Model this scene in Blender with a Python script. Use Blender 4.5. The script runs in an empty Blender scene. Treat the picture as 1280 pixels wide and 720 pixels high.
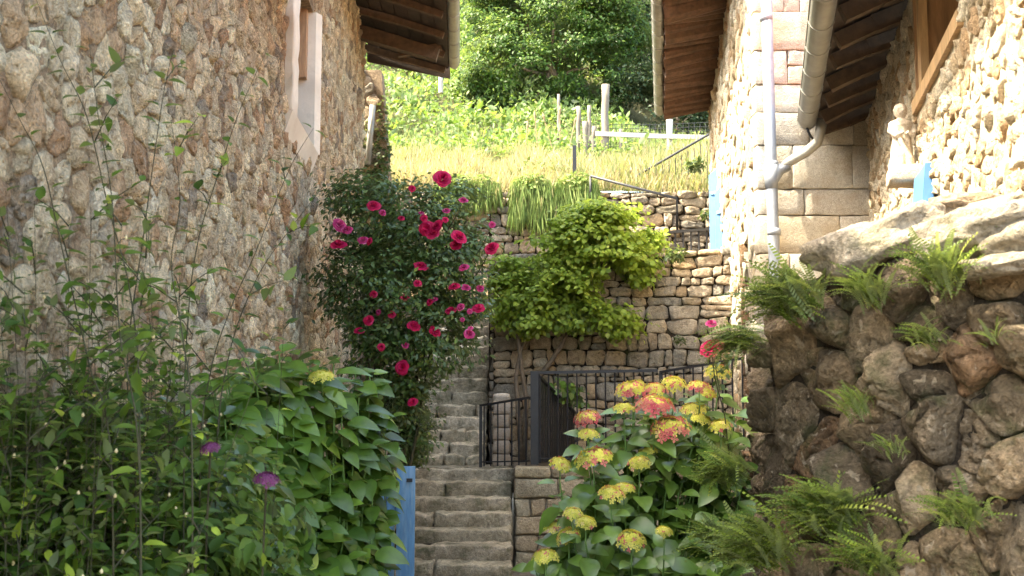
import bpy, math, random
import numpy as np
from mathutils import Vector, Matrix, noise
C = bpy.context.scene.collection
S = bpy.context.scene
random.seed(7); RNG = np.random.default_rng(11)
R = math.radians
# ---------------------------------------------------------------- camera
FPX = 1370.0; PITCH = math.atan(140/FPX); EYE = 1.65
cam = bpy.data.cameras.new('camera'); camo = bpy.data.objects.new('camera', cam); C.objects.link(camo)
cam.sensor_width = 36; cam.lens = 36*FPX/1280; cam.clip_start = .05; cam.clip_end = 500
camo.location = (0, 0, EYE); camo.rotation_euler = (math.pi/2+PITCH, 0, 0)
cam.dof.use_dof = True; cam.dof.focus_distance = 9.5; cam.dof.aperture_fstop = 6.3
S.camera = camo
# ---------------------------------------------------------------- light
SUN_EL = R(54); SUN_AZ_VEC = Vector((-1.0, -0.20, 0)).normalized()      # where the sun stands, seen from the scene
w = bpy.data.worlds.new('World'); S.world = w; w.use_nodes = True
nt = w.node_tree; bg = nt.nodes['Background']; sky = nt.nodes.new('ShaderNodeTexSky')
sky.sky_type = 'NISHITA'; sky.sun_disc = False; sky.sun_elevation = SUN_EL
sky.sun_rotation = math.atan2(SUN_AZ_VEC.x, SUN_AZ_VEC.y); sky.air_density = 1.0; sky.dust_density = 4.0; sky.ozone_density = .4
nt.links.new(sky.outputs[0], bg.inputs[0]); bg.inputs[1].default_value = 0.15
sl = bpy.data.lights.new('sun', 'SUN'); so = bpy.data.objects.new('sun', sl); C.objects.link(so)
sl.energy = 2.1; sl.angle = R(.6); sl.color = (1, .93, .82)
sd = SUN_AZ_VEC*math.cos(SUN_EL) + Vector((0, 0, math.sin(SUN_EL)))
so.rotation_euler = sd.to_track_quat('Z', 'Y').to_euler(); so.location = (-20, 0, 30)
S.view_settings.view_transform = 'Standard'; S.view_settings.look = 'None'
S.view_settings.exposure = 3.45; S.view_settings.gamma = 1
S.view_settings.use_white_balance = True; S.view_settings.white_balance_temperature = 7350; S.view_settings.white_balance_tint = 2
S.cycles.max_bounces = 6; S.cycles.diffuse_bounces = 3; S.cycles.transmission_bounces = 4; S.cycles.transparent_max_bounces = 4
# ---------------------------------------------------------------- helpers
cp, sp = math.cos(PITCH), math.sin(PITCH)
def P(px, py, Y):
    s = (360-py)/FPX; dy = cp - s*sp; dz = sp + s*cp; dx = (px-640)/FPX
    k = Y/dy
    return Vector((dx*k, Y, EYE+dz*k))
def proj(p):
    y, z = p[1], p[2]-EYE
    d = y*cp + z*sp; v = -y*sp + z*cp
    if d < .05: return None
    return 640+FPX*p[0]/d, 360-FPX*v/d, d
W = {}
def link(o, parent=None, loc=(0, 0, 0)):
    C.objects.link(o); loc = Vector(loc)
    if parent is not None:
        o.parent = parent; o.location = loc - W[parent.name]
    else: o.location = loc
    W[o.name] = loc
    return o
def thing(name, label, cat, loc, group=None):
    o = bpy.data.objects.new(name, None); o.empty_display_size = .1; link(o, None, loc)
    o['label'] = label; o['category'] = cat
    if group: o['group'] = group
    return o
def tag(o, label=None, cat=None, group=None, kind=None):
    if label: o['label'] = label
    if cat: o['category'] = cat
    if group: o['group'] = group
    if kind: o['kind'] = kind
    return o
class MB:
    def __init__(s): s.v = []; s.f = []; s.t = []; s.m = []; s.tint = (.5, .5, .5)
    def vert(s, p): s.v.append((p[0], p[1], p[2])); s.t.append(s.tint); return len(s.v)-1
    def face(s, idx, m=0): s.f.append(tuple(idx)); s.m.append(m)
    def add(s, vs, fs, m=0):
        b = len(s.v)
        for p in vs: s.vert(p)
        for f in fs: s.face([b+i for i in f], m)
    def box(s, a, b, m=0):
        x0, y0, z0 = a; x1, y1, z1 = b
        s.add([(x0,y0,z0),(x1,y0,z0),(x1,y1,z0),(x0,y1,z0),(x0,y0,z1),(x1,y0,z1),(x1,y1,z1),(x0,y1,z1)],
              [(0,3,2,1),(4,5,6,7),(0,1,5,4),(1,2,6,5),(2,3,7,6),(3,0,4,7)], m)
    def hexa(s, p, m=0):      # 8 points, bottom ring then top ring
        s.add(p, [(0,3,2,1),(4,5,6,7),(0,1,5,4),(1,2,6,5),(2,3,7,6),(3,0,4,7)], m)
    def bar(s, p, q, wd, ht, up=(0, 0, 1), m=0):
        p, q = Vector(p), Vector(q); d = (q-p).normalized(); side = d.cross(Vector(up))
        if side.length < 1e-4: side = d.cross(Vector((1, 0, 0)))
        side.normalize(); u = side.cross(d)
        s.hexa([p-side*wd/2-u*ht/2, p+side*wd/2-u*ht/2, q+side*wd/2-u*ht/2, q-side*wd/2-u*ht/2,
                p-side*wd/2+u*ht/2, p+side*wd/2+u*ht/2, q+side*wd/2+u*ht/2, q-side*wd/2+u*ht/2], m)
    def tube(s, pts, rad, n=8, m=0, cap=True):
        pts = [Vector(p) for p in pts]
        if not hasattr(rad, '__len__'): rad = [rad]*len(pts)
        b = len(s.v); prev = None
        for i, p in enumerate(pts):
            d = (pts[min(i+1, len(pts)-1)] - pts[max(i-1, 0)]).normalized()
            if prev is None:
                a = d.cross(Vector((0, 0, 1)))
                if a.length < .05: a = d.cross(Vector((1, 0, 0)))
            else: a = prev - d*prev.dot(d)
            a.normalize(); prev = a; c = d.cross(a)
            for k in range(n):
                t = 2*math.pi*k/n; s.vert(p + (a*math.cos(t)+c*math.sin(t))*rad[i])
        for i in range(len(pts)-1):
            for k in range(n):
                s.face((b+i*n+k, b+i*n+(k+1) % n, b+(i+1)*n+(k+1) % n, b+(i+1)*n+k), m)
        if cap:
            s.face([b+k for k in reversed(range(n))], m); s.face([b+(len(pts)-1)*n+k for k in range(n)], m)
    def merge(s, o, m=0):
        b = len(s.v); s.v += o.v; s.t += o.t
        s.f += [tuple(b+i for i in f) for f in o.f]; s.m += o.m
    def mesh(s, name, mats, origin=(0, 0, 0), smooth=False):
        me = bpy.data.meshes.new(name); ox, oy, oz = origin
        me.from_pydata([(x-ox, y-oy, z-oz) for x, y, z in s.v], [], s.f)
        if not isinstance(mats, (list, tuple)): mats = [mats]
        for m in mats: me.materials.append(m)
        if len(mats) > 1: me.polygons.foreach_set('material_index', s.m)
        a = me.attributes.new('tint', 'FLOAT_COLOR', 'POINT')
        a.data.foreach_set('color', np.hstack([np.array(s.t, dtype=np.float32).reshape(-1, 3), np.ones((len(s.t), 1), np.float32)]).ravel())
        if smooth: me.polygons.foreach_set('use_smooth', [True]*len(s.f))
        return me
    def build(s, name, mats, parent=None, smooth=False, base=False):
        A = np.array(s.v); c = A.mean(0)
        if parent is None or base: c[2] = A[:, 2].min()
        return link(bpy.data.objects.new(name, s.mesh(name, mats, c, smooth)), parent, c)
def npmesh(name, V, F, mat, tint=None, smooth=True):
    me = bpy.data.meshes.new(name); n = len(V); k = F.shape[1]
    me.vertices.add(n); me.vertices.foreach_set('co', V.astype(np.float32).ravel())
    me.loops.add(F.size); me.loops.foreach_set('vertex_index', F.astype(np.int32).ravel())
    me.polygons.add(len(F)); me.polygons.foreach_set('loop_start', np.arange(0, F.size, k, dtype=np.int32))
    me.polygons.foreach_set('loop_total', np.full(len(F), k, np.int32))
    me.polygons.foreach_set('use_smooth', np.full(len(F), smooth))
    me.update(calc_edges=True)
    for m in (mat if isinstance(mat, (list, tuple)) else [mat]): me.materials.append(m)
    if tint is not None:
        a = me.attributes.new('tint', 'FLOAT_COLOR', 'POINT')
        T = np.ones((n, 4), np.float32); T[:, :3] = tint.reshape(n, -1); a.data.foreach_set('color', T.ravel())
    me.validate(); return me
def npobj(name, V, F, mat, parent=None, tint=None, smooth=True):
    c = V.mean(0)
    if parent is None: c[2] = V[:, 2].min()
    return link(bpy.data.objects.new(name, npmesh(name, V-c, F, mat, tint, smooth)), parent, c)
# ---- leaves
def leaf_tpl(L=1, wd=.5, seg=4, fold=.25, curl=.25, widest=.42, tip=1.0, serr=0):
    V = []; F = []
    for i in range(seg+1):
        t = i/seg
        wv = (math.sin(math.pi*min(1, t**(math.log(.5)/math.log(widest))))**.8) if 0 < t < 1 else 0
        wv = wv*wd/2*(1-.25*t*tip)*(1+(serr if i % 2 else -serr)); y = L*t; z = -curl*L*t*t
        if t in (0, 1): V.append((0, y, z))
        else: V += [(-wv, y, z+fold*wv), (0, y, z), (wv, y, z+fold*wv)]
    n = seg-1
    for i in range(n):
        a = 1+3*i
        if i == 0: F += [(0, a+1, a), (0, a+2, a+1)]
        else:
            b = a-3
            F += [(b, b+1, a+1), (b, a+1, a), (b+1, b+2, a+2), (b+1, a+2, a+1)]
    a = 1+3*(n-1); e = len(V)-1
    F += [(a, a+1, e), (a+1, a+2, e)]
    return np.array(V, float), np.array(F)
TPL_BIG = leaf_tpl(1, .72, 7, .28, .28, .42, 1, .03)
TPL_MED = leaf_tpl(1, .54, 4, .3, .25, .4)
TPL_SM = leaf_tpl(1, .6, 2, .3, .2, .45)
TPL_ROUND = leaf_tpl(1, .8, 3, .25, .15, .5, .3)
def norm(a): return a/np.maximum(np.linalg.norm(a, axis=-1, keepdims=True), 1e-9)
def frames(axis, nrm):
    axis = norm(axis); side = norm(np.cross(axis, nrm)); n = np.cross(side, axis)
    return np.stack([side, axis, n], axis=-1)           # columns
def scatter(tpl, pos, axis, nrm, size):
    V0, F0 = tpl; M = frames(axis, nrm); n = len(pos)
    V = np.einsum('nij,kj->nki', M, V0)*np.asarray(size).reshape(-1, 1, 1) + pos[:, None, :]
    F = F0[None]+(np.arange(n)*len(V0))[:, None, None]
    t = np.repeat(RNG.random(n), len(V0))
    return V.reshape(-1, 3), F.reshape(-1, F0.shape[1]), np.stack([t, t, t], 1)
def leaf_parts(parent, tpl, pos, axis, nrm, size, mat, nmax=300, name='leaf', rest='foliage', keepvis=True):
    """largest-showing leaves as single parts with one shared mesh, the others joined"""
    d = np.array([(lambda q: -1e9 if q is None or not(-20 < q[0] < 1300 and -20 < q[1] < 740) else -q[2])(proj(p)) for p in pos])
    sz = np.broadcast_to(size, (len(pos),))
    sc = np.where(d < -1e8, -1, sz/np.maximum(-d, .1)*RNG.uniform(.75, 1.25, len(pos)))
    order = np.argsort(-sc); a, b = order[:nmax], order[nmax:]
    me = npmesh(name, tpl[0], tpl[1], mat); M = frames(axis, nrm)
    for i in a:
        o = bpy.data.objects.new(name, me); C.objects.link(o); o.parent = parent
        m = Matrix(M[i].tolist()).to_4x4() @ Matrix.Diagonal((sz[i], sz[i], sz[i], 1))
        m.translation = Vector(pos[i]) - W[parent.name]; o.matrix_basis = m
    if len(b):
        V, F, T = scatter(tpl, pos[b], axis[b], nrm[b], sz[b])
        tag(npobj(rest, V, F, mat, parent, T), kind='stuff')
def blob_points(lobes, n, shell=.55, clump=0, csize=.12, flat=.9):
    """points in a union of ellipsoids, gathered in clumps near the surface; returns points and outward directions"""
    lb = np.array([list(c)+list(r) for c, r in lobes], float); wt = lb[:, 3]*lb[:, 4]*lb[:, 5]; wt = wt**.75; wt /= wt.sum()
    k = RNG.choice(len(lb), clump or n, p=wt); d = norm(RNG.normal(size=(len(k), 3)))
    r = 1-(RNG.random(len(k))**1.3)*shell
    c = lb[k, :3] + d*lb[k, 3:]*r[:, None]
    if not clump: return c, d
    j = RNG.integers(0, clump, n); s = csize*np.cbrt(RNG.random(clump)+.2)
    off = RNG.normal(size=(n, 3))*s[j][:, None]*np.array([1, 1, flat*.42])
    return c[j]+off, norm(d[j]+off*.6/csize)
def rdirs(n): return norm(RNG.normal(size=(n, 3)))
def cloud(name, lobes, n, tpl, size, mat, parent=None, clump=0, csize=.12, shell=.55, up=.6, droop=.25, clip=None, gap=0, gth=-.12):
    p, d = blob_points(lobes, n, shell, clump, csize)
    if gap: k = np.array([noise.noise(Vector(q)*gap) > gth for q in p]); p, d = p[k], d[k]
    if clip is not None: k = clip(p); p, d = p[k], d[k]
    m = len(p); nr = norm(d*.6+np.array([0, 0, up])+rdirs(m)*.55)
    ax = norm(np.cross(nr, rdirs(m))+d*.4+np.array([0, 0, -droop]))
    V, F, T = scatter(tpl, p, ax, nr, RNG.uniform(.65, 1.25, m)*size)
    return tag(npobj(name, V, F, mat, parent, T), kind='stuff')
# ---------------------------------------------------------------- materials
def mk(name):
    m = bpy.data.materials.new(name); m.use_nodes = True; nt = m.node_tree
    return m, nt, nt.nodes['Principled BSDF']
def nd(nt, t, **kw):
    n = nt.nodes.new(t)
    for k, v in kw.items():
        if k.startswith('i_'): n.inputs[k[2:]].default_value = v
        else: setattr(n, k, v)
    return n
def mixc(nt, a, b, fac, mode='MIX'):
    m = nt.nodes.new('ShaderNodeMix'); m.data_type = 'RGBA'; m.blend_type = mode
    for s, v in ((0, fac), (6, a), (7, b)):
        if hasattr(v, 'links') or isinstance(v, bpy.types.NodeSocket): nt.links.new(v, m.inputs[s])
        else: m.inputs[s].default_value = v if s == 0 else (*v, 1)
    return m.outputs[2]
def ramp(nt, src, p0, c0, p1, c1):
    r = nt.nodes.new('ShaderNodeValToRGB'); e = r.color_ramp.elements
    e[0].position = p0; e[0].color = (*c0, 1); e[1].position = p1; e[1].color = (*c1, 1)
    nt.links.new(src, r.inputs[0]); return r.outputs[0]
def noise_n(nt, vec, scale, detail=6, rough=.6, dist=0):
    n = nt.nodes.new('ShaderNodeTexNoise'); n.inputs['Scale'].default_value = scale
    n.inputs['Detail'].default_value = detail; n.inputs['Roughness'].default_value = rough; n.inputs['Distortion'].default_value = dist
    nt.links.new(vec, n.inputs['Vector']); return n.outputs[0]
def stone_mat(name, base=None, scale=14, bump=.6, var=(.55, 1.35), stain=(.16, .12, .08), stain_amt=.5, moss=0, bdist=.02, spots=None, rough=.92, lit_treads=False):
    m, nt, b = mk(name); g = nt.nodes.new('ShaderNodeNewGeometry'); pos = g.outputs['Position']
    if base is None:
        a = nt.nodes.new('ShaderNodeAttribute'); a.attribute_name = 'tint'; col = a.outputs['Color']
    else:
        rgb = nt.nodes.new('ShaderNodeRGB'); rgb.outputs[0].default_value = (*base, 1); col = rgb.outputs[0]
    n1 = noise_n(nt, pos, scale, 8, .68, .3); n2 = noise_n(nt, pos, scale*5, 5, .6); n3 = noise_n(nt, pos, scale*.22, 4, .55)
    f = ramp(nt, n1, .28, (var[0],)*3, .72, (var[1],)*3); col = mixc(nt, col, f, 1, 'MULTIPLY')
    f2 = ramp(nt, n2, .33, (.6,)*3, .67, (1.3,)*3); col = mixc(nt, col, f2, .85, 'MULTIPLY')
    vo = nt.nodes.new('ShaderNodeTexVoronoi'); vo.inputs['Scale'].default_value = scale*1.9; vo.feature = 'SMOOTH_F1'; nt.links.new(pos, vo.inputs['Vector'])
    pit = ramp(nt, vo.outputs['Distance'], .05, (0,)*3, .32, (1,)*3)
    if lit_treads:
        sx = nt.nodes.new('ShaderNodeSeparateXYZ'); nt.links.new(g.outputs['Normal'], sx.inputs[0]); col = mixc(nt, col, mixc(nt, col, (1.5, 1.45, 1.35), 1, 'MULTIPLY'), ramp(nt, sx.outputs[2], .45, (0,)*3, .9, (1,)*3))  # upward faces lighter: sky light on the treads put into the colour, plus wear
    sf = ramp(nt, n3, .45, (0,)*3, .68, (stain_amt,)*3); col = mixc(nt, col, stain, sf)
    if spots:
        n5 = noise_n(nt, pos, scale*1.3, 3, .5, .8); col = mixc(nt, col, spots, ramp(nt, n5, .62, (0,)*3, .68, (.7,)*3))
    if moss:
        n4 = noise_n(nt, pos, 5, 8, .7); mf = ramp(nt, n4, .52, (0,)*3, .64, (moss,)*3); col = mixc(nt, col, (.045, .06, .015), mf)
    nt.links.new(col, b.inputs['Base Color']); b.inputs['Roughness'].default_value = rough; b.inputs['Specular IOR Level'].default_value = .25
    add = nt.nodes.new('ShaderNodeMath'); add.operation = 'MULTIPLY_ADD'; add.inputs[1].default_value = .35
    ad2 = nt.nodes.new('ShaderNodeMath'); ad2.operation = 'MULTIPLY_ADD'; ad2.inputs[1].default_value = .3; nt.links.new(pit, ad2.inputs[0])
    nt.links.new(n2, add.inputs[0]); nt.links.new(n1, add.inputs[2])
    bp = nd(nt, 'ShaderNodeBump', i_Strength=bump, i_Distance=bdist); nt.links.new(add.outputs[0], ad2.inputs[2]); nt.links.new(ad2.outputs[0], bp.inputs['Height'])
    nt.links.new(bp.outputs[0], b.inputs['Normal']); return m
def leaf_mat(name, c1, c2, c3=None, trans=.35, rough=.45, spec=.4, pale=.35):
    m, nt, b = mk(name); out = nt.nodes['Material Output']
    a = nt.nodes.new('ShaderNodeAttribute'); a.attribute_name = 'tint'; oi = nt.nodes.new('ShaderNodeObjectInfo')
    ad = nt.nodes.new('ShaderNodeMath'); ad.operation = 'ADD'; nt.links.new(a.outputs['Fac'], ad.inputs[0]); nt.links.new(oi.outputs['Random'], ad.inputs[1])
    fr = nt.nodes.new('ShaderNodeMath'); fr.operation = 'FRACT'; nt.links.new(ad.outputs[0], fr.inputs[0])
    r = nt.nodes.new('ShaderNodeValToRGB'); e = r.color_ramp.elements; e[0].color = (*c1, 1); e[1].color = (*c2, 1)
    if c3: x = e.new(.93); x.color = (*c2, 1); e[2].color = (*c3, 1); e[2].position = 1
    nt.links.new(fr.outputs[0], r.inputs[0])
    g = nt.nodes.new('ShaderNodeNewGeometry'); nz = noise_n(nt, g.outputs['Position'], 9, 3); col = mixc(nt, r.outputs[0], ramp(nt, nz, .3, (.72,)*3, .7, (1.25,)*3), 1, 'MULTIPLY')
    col = mixc(nt, col, mixc(nt, col, (.30, .34, .24), pale), g.outputs['Backfacing'])
    nt.links.new(col, b.inputs['Base Color']); b.inputs['Roughness'].default_value = rough; b.inputs['Specular IOR Level'].default_value = spec
    t = nt.nodes.new('ShaderNodeBsdfTranslucent'); tc = mixc(nt, col, (1.25, 1.3, .55) if pale else (1, .8, .8), 1, 'MULTIPLY'); nt.links.new(tc, t.inputs[0])
    ms = nt.nodes.new('ShaderNodeMixShader'); ms.inputs[0].default_value = trans
    nt.links.new(b.outputs[0], ms.inputs[1]); nt.links.new(t.outputs[0], ms.inputs[2]); nt.links.new(ms.outputs[0], out.inputs['Surface'])
    return m
def plain(name, col, rough=.5, metal=0, nscale=20, var=.25, bump=.1, dirt=None, dscale=4, stretch=None):
    m, nt, b = mk(name); g = nt.nodes.new('ShaderNodeNewGeometry'); pos = g.outputs['Position']
    if stretch:
        mp = nt.nodes.new('ShaderNodeMapping'); mp.inputs['Scale'].default_value = stretch; nt.links.new(pos, mp.inputs[0]); pos = mp.outputs[0]
    n = noise_n(nt, pos, nscale, 6, .65); c = mixc(nt, col, ramp(nt, n, .3, (1-var,)*3, .7, (1+var,)*3), 1, 'MULTIPLY')
    if dirt: n2 = noise_n(nt, pos, dscale, 6, .7); c = mixc(nt, c, dirt, ramp(nt, n2, .45, (0,)*3, .7, (.7,)*3))
    nt.links.new(c, b.inputs['Base Color']); b.inputs['Roughness'].default_value = rough; b.inputs['Metallic'].default_value = metal
    bp = nd(nt, 'ShaderNodeBump', i_Strength=bump, i_Distance=.01); nt.links.new(n, bp.inputs['Height']); nt.links.new(bp.outputs[0], b.inputs['Normal'])
    return m
M_wallstone = stone_mat('warm_rubble_stone', None, 17, 1.0, (.42, 1.45), (.36, .20, .10), .5, bdist=.09, spots=(.50, .42, .34))
M_brightstone = stone_mat('limewashed_rubble_stone', None, 17, 1.0, (.65, 1.2), (.42, .26, .12), .35, bdist=.05)
M_quoin = stone_mat('dressed_granite', None, 30, .7, (.75, 1.15), (.32, .21, .11), .3, bdist=.02)
M_drystone = stone_mat('dry_stone', None, 20, 1.0, (.55, 1.3), (.16, .12, .08), .45, moss=.25, bdist=.04)
M_rock = stone_mat('weathered_rock', None, 15, 1.0, (.45, 1.5), (.06, .04, .022), .6, moss=.55, bdist=.08, spots=(.40, .33, .25))
M_cap = stone_mat('capping_boulder_rock', None, 11, 1.0, (.55, 1.35), (.12, .09, .06), .55, moss=.4, bdist=.05, spots=(.42, .37, .29))
M_step = stone_mat('worn_skylit_step_stone', None, 22, 1.0, (.5, 1.3), (.07, .06, .03), .6, moss=.55, bdist=.03, lit_treads=True)
M_mortar = stone_mat('lime_mortar', (.44, .32, .21), 24, 1.0, (.4, 1.3), (.12, .08, .05), .6, bdist=.06)
M_mortar_b = stone_mat('bright_lime_mortar', (.68, .59, .44), 20, 1.0, (.7, 1.2), (.5, .33, .17), .35, bdist=.02)
M_mortar_q = stone_mat('pale_joint_mortar', (.40, .33, .25), 24, .8, (.6, 1.2), bdist=.02)
M_soil = stone_mat('dark_soil', (.035, .025, .017), 14, 1.0, (.4, 1.5), (.02, .015, .01), .5, moss=.5, bdist=.04)
M_ground = stone_mat('earth_and_gravel_path', (.20, .16, .12), 18, .8, (.5, 1.4), (.10, .08, .05), .5, moss=.4)
M_hill = stone_mat('hillside_earth', (.11, .10, .045), 6, 1.0, (.4, 1.5), (.05, .06, .02), .6, moss=.6, bdist=.1)
M_plaster = plain('pale_window_plaster', (.60, .54, .46), .9, 0, 12, .12, .4, (.4, .33, .27), 3)
M_cream = plain('cream_painted_plaster', (.72, .62, .46), .85, 0, 10, .1, .2)
M_darkwood = plain('dark_old_wood', (.045, .026, .016), .8, 0, 8, .5, .6, (.02, .012, .008), 3, (1, 1, 4))
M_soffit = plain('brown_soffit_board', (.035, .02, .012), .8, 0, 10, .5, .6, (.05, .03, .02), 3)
M_rafter = plain('brown_rafter_wood', (.085, .05, .028), .8, 0, 12, .45, .6, (.07, .04, .025), 4)
M_palewood = plain('pale_new_wood', (.52, .33, .17), .6, 0, 7, .25, .2, (.33, .2, .1), 3, (4, 4, .5))
M_oak = plain('oak_frame_wood', (.36, .20, .10), .6, 0, 7, .35, .3, (.22, .12, .06), 3, (5, 5, .6))
M_greywood = plain('weathered_grey_wood', (.15, .125, .10), .9, 0, 14, .35, .6, (.2, .18, .15), 4, (3, 3, .5))
M_whitewood = plain('whitened_fence_wood', (.30, .28, .25), .85, 0, 12, .2, .3, (.4, .38, .35), 4)
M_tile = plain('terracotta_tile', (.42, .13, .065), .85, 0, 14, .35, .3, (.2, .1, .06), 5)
M_tileunder = plain('dark_tile_underside', (.12, .06, .035), .9, 0, 12, .45, .4, (.06, .035, .02), 4)  # darker brown than the outer tile faces
M_zinc = plain('weathered_zinc', (.33, .32, .29), .5, .35, 5, .18, .08, (.2, .18, .15), 2)
M_pipe = plain('grey_pvc_pipe', (.27, .29, .33), .45, 0, 5, .06, .05, (.13, .12, .10), 3)
M_iron = plain('black_painted_iron', (.022, .022, .026), .5, .3, 30, .3, .15)
M_blue = plain('faded_blue_paint', (.08, .20, .36), .6, 0, 9, .22, .35, (.22, .33, .42), 5, (4, 4, .6))
M_blue2 = plain('bright_blue_paint', (.06, .17, .36), .55, 0, 10, .12, .15)
M_bark = plain('brown_bark', (.16, .12, .085), .9, 0, 18, .45, 1.0, (.09, .07, .05), 5)
M_stem = plain('green_brown_stem', (.045, .042, .02), .9, 0, 25, .35, .2)
M_stemg = plain('fresh_green_stem', (.10, .19, .045), .55, 0, 25, .3, .1)
M_glass = plain('dark_window_glass', (.02, .025, .03), .08, 0, 2, .1, 0)
M_statue = stone_mat('carved_pale_stone', (.55, .47, .38), 30, .5, (.7, 1.2), (.3, .24, .17), .4, bdist=.006)
L_hyd = leaf_mat('hydrangea_leaf', (.050, .105, .016), (.11, .19, .030), (.18, .29, .05), .28, .38, .5)
L_hydl = leaf_mat('dark_hydrangea_leaf', (.038, .085, .013), (.125, .22, .030), (.24, .34, .05), .3, .38, .45)
L_shrub = leaf_mat('shrub_leaf', (.032, .070, .012), (.13, .20, .030), (.42, .50, .06), .42, .55, .22)
L_rose = leaf_mat('rose_leaf', (.032, .065, .017), (.08, .135, .032), (.19, .24, .05), .22, .4, .4)
L_vine = leaf_mat('lime_vine_leaf', (.15, .23, .035), (.32, .41, .07), (.50, .54, .14), .5, .5, .3)
L_tree = leaf_mat('tree_leaf', (.022, .055, .010), (.065, .13, .018), (.16, .24, .03), .42, .5, .3)
L_treed = leaf_mat('shaded_tree_leaf', (.009, .022, .007), (.020, .045, .011), None, .25, .5, .3)  # darkened tree leaf: shade under the canopy put into the colour
L_bracken = leaf_mat('bracken_leaf', (.085, .15, .04), (.19, .26, .08), (.40, .38, .20), .4, .6, .2)
L_fern = leaf_mat('fern_frond', (.055, .09, .012), (.17, .22, .03), (.42, .43, .09), .3, .5, .3)
L_ivy = leaf_mat('ivy_leaf', (.03, .055, .015), (.09, .12, .03), None, .25, .5, .3)
L_dry = leaf_mat('dry_grass', (.24, .18, .10), (.42, .33, .22), (.54, .44, .33), .35, .7, .1)
L_grass = leaf_mat('green_grass', (.08, .12, .035), (.19, .20, .08), (.44, .37, .20), .35, .6, .2)
L_hang = leaf_mat('hanging_grass', (.08, .14, .03), (.17, .22, .06), (.34, .28, .13), .3, .6, .2)
F_yel = leaf_mat('yellow_floret', (.50, .52, .07), (.68, .63, .16), (.72, .56, .28), .35, .6, .2, 0)
F_pink = leaf_mat('pink_floret', (.48, .08, .11), (.58, .22, .16), (.62, .40, .25), .3, .6, .2, 0)
F_purple = leaf_mat('purple_floret', (.11, .02, .08), (.20, .05, .14), (.34, .14, .24), .3, .6, .2, 0)
F_rose = leaf_mat('crimson_petal', (.34, .004, .05), (.52, .012, .09), (.62, .06, .18), .3, .55, .2, 0)
F_roseb = leaf_mat('magenta_petal', (.38, .02, .12), (.52, .06, .20), (.65, .22, .36), .3, .55, .2, 0)
F_bud = leaf_mat('pale_seed_head', (.5, .40, .22), (.70, .58, .36), None, .2, .7, .1)
# ---------------------------------------------------------------- masonry
def shade(c, a, b):
    k = random.uniform(a, b); return tuple(v*k for v in c)
class Fr:
    def __init__(s, O, d, side):
        s.O = Vector((O[0], O[1], 0)); s.u = Vector((d[0], d[1], 0)).normalized(); s.n = Vector((-s.u.y, s.u.x, 0))*side
    def pt(s, u, d, z): return s.O + s.u*u + s.n*d + Vector((0, 0, z))
    def uY(s, Y): return (Y-s.O.y)/s.u.y
def vor(seeds, bounds, K=18):
    x0, x1, y0, y1 = bounds; pts = np.asarray(seeds, float); out = []
    for i in range(len(pts)):
        d = pts-pts[i]; r2 = (d**2).sum(1); nb = np.argpartition(r2, min(K, len(pts)-1))[:K+1]; nb = nb[np.argsort(r2[nb])][1:]
        poly = [(x0, y0), (x1, y0), (x1, y1), (x0, y1)]; px, py = pts[i]
        for j in nb:
            dx, dy = pts[j]-pts[i]; c = ((pts[j]**2).sum()-(pts[i]**2).sum())/2
            res = []; m = len(poly)
            for k in range(m):
                a, b = poly[k], poly[(k+1) % m]; fa = a[0]*dx+a[1]*dy-c; fb = b[0]*dx+b[1]*dy-c
                if fa <= 0: res.append(a)
                if (fa < 0 < fb) or (fb < 0 < fa):
                    t = fa/(fa-fb); res.append((a[0]+(b[0]-a[0])*t, a[1]+(b[1]-a[1])*t))
            poly = res
            if len(poly) < 3: break
        if len(poly) >= 3: out.append((pts[i], poly))
    return out
def course_seeds(u0, u1, v0, v1, sw, sh, jit=.28, hv=.35):
    s = []; v = v0
    while v < v1:
        h = sh*random.uniform(1-hv, 1+hv); u = u0+random.uniform(-.5, 0)*sw
        while u < u1:
            wd = sw*random.uniform(.5, 1.6); s.append((u+wd/2+random.uniform(-jit, jit)*sw*.5, v+h/2+random.uniform(-jit, jit)*h)); u += wd
        v += h
    return s
def coursed(u0, u1, v0, v1, sw, sh, hv=.4):
    out = []; v = v0; ph = random.uniform(0, 99); row = 0
    wob = lambda u, r: sh*.38*noise.noise(Vector((u*1.6/sw*.35, r*3.7, ph))) if v0 < v0+r else 0
    while v < v1-.02:
        h = sh*random.uniform(1-hv, 1+hv); vt = min(v+h, v1); u = u0; sl = 0
        lo = lambda x, r=row: v+(wob(x, r) if r else 0); hi = lambda x, r=row+1: vt+wob(x, r)
        while u < u1-.01:
            wd = sw*random.choice([.45, .6, .8, 1, 1.2, 1.6])*random.uniform(.85, 1.15); ue = min(u+wd, u1); s2 = random.uniform(-.22, .22)*h; a, b, c, d = u, ue, ue+s2, u+sl; mlo, mhi = (a+b)/2, (c+d)/2
            if wd > sw*.7 and h > sh*1.05 and random.random() < .3:
                f = random.uniform(.4, .6); M1 = lambda x: lo(x)*(1-f)+hi(x)*f; out.append(((mlo, 0), [(a, lo(a)), (b, lo(b)), ((b+c)/2, M1(b)), (mlo, M1(mlo)), ((a+d)/2, M1(a))])); out.append(((mlo, 0), [((a+d)/2, M1(a)), (mlo, M1(mlo)), ((b+c)/2, M1(b)), (c, hi(c)), (d, hi(d))]))
            else: out.append(((mlo, 0), [(a, lo(a)), (mlo, lo(mlo)), (b, lo(b)), (c, hi(c)), (mhi, hi(mhi)), (d, hi(d))]))
            u = ue; sl = s2
        v = vt; row += 1
    return [((sum(p[0] for p in q)/len(q), sum(p[1] for p in q)/len(q)), q) for _, q in out]
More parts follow.
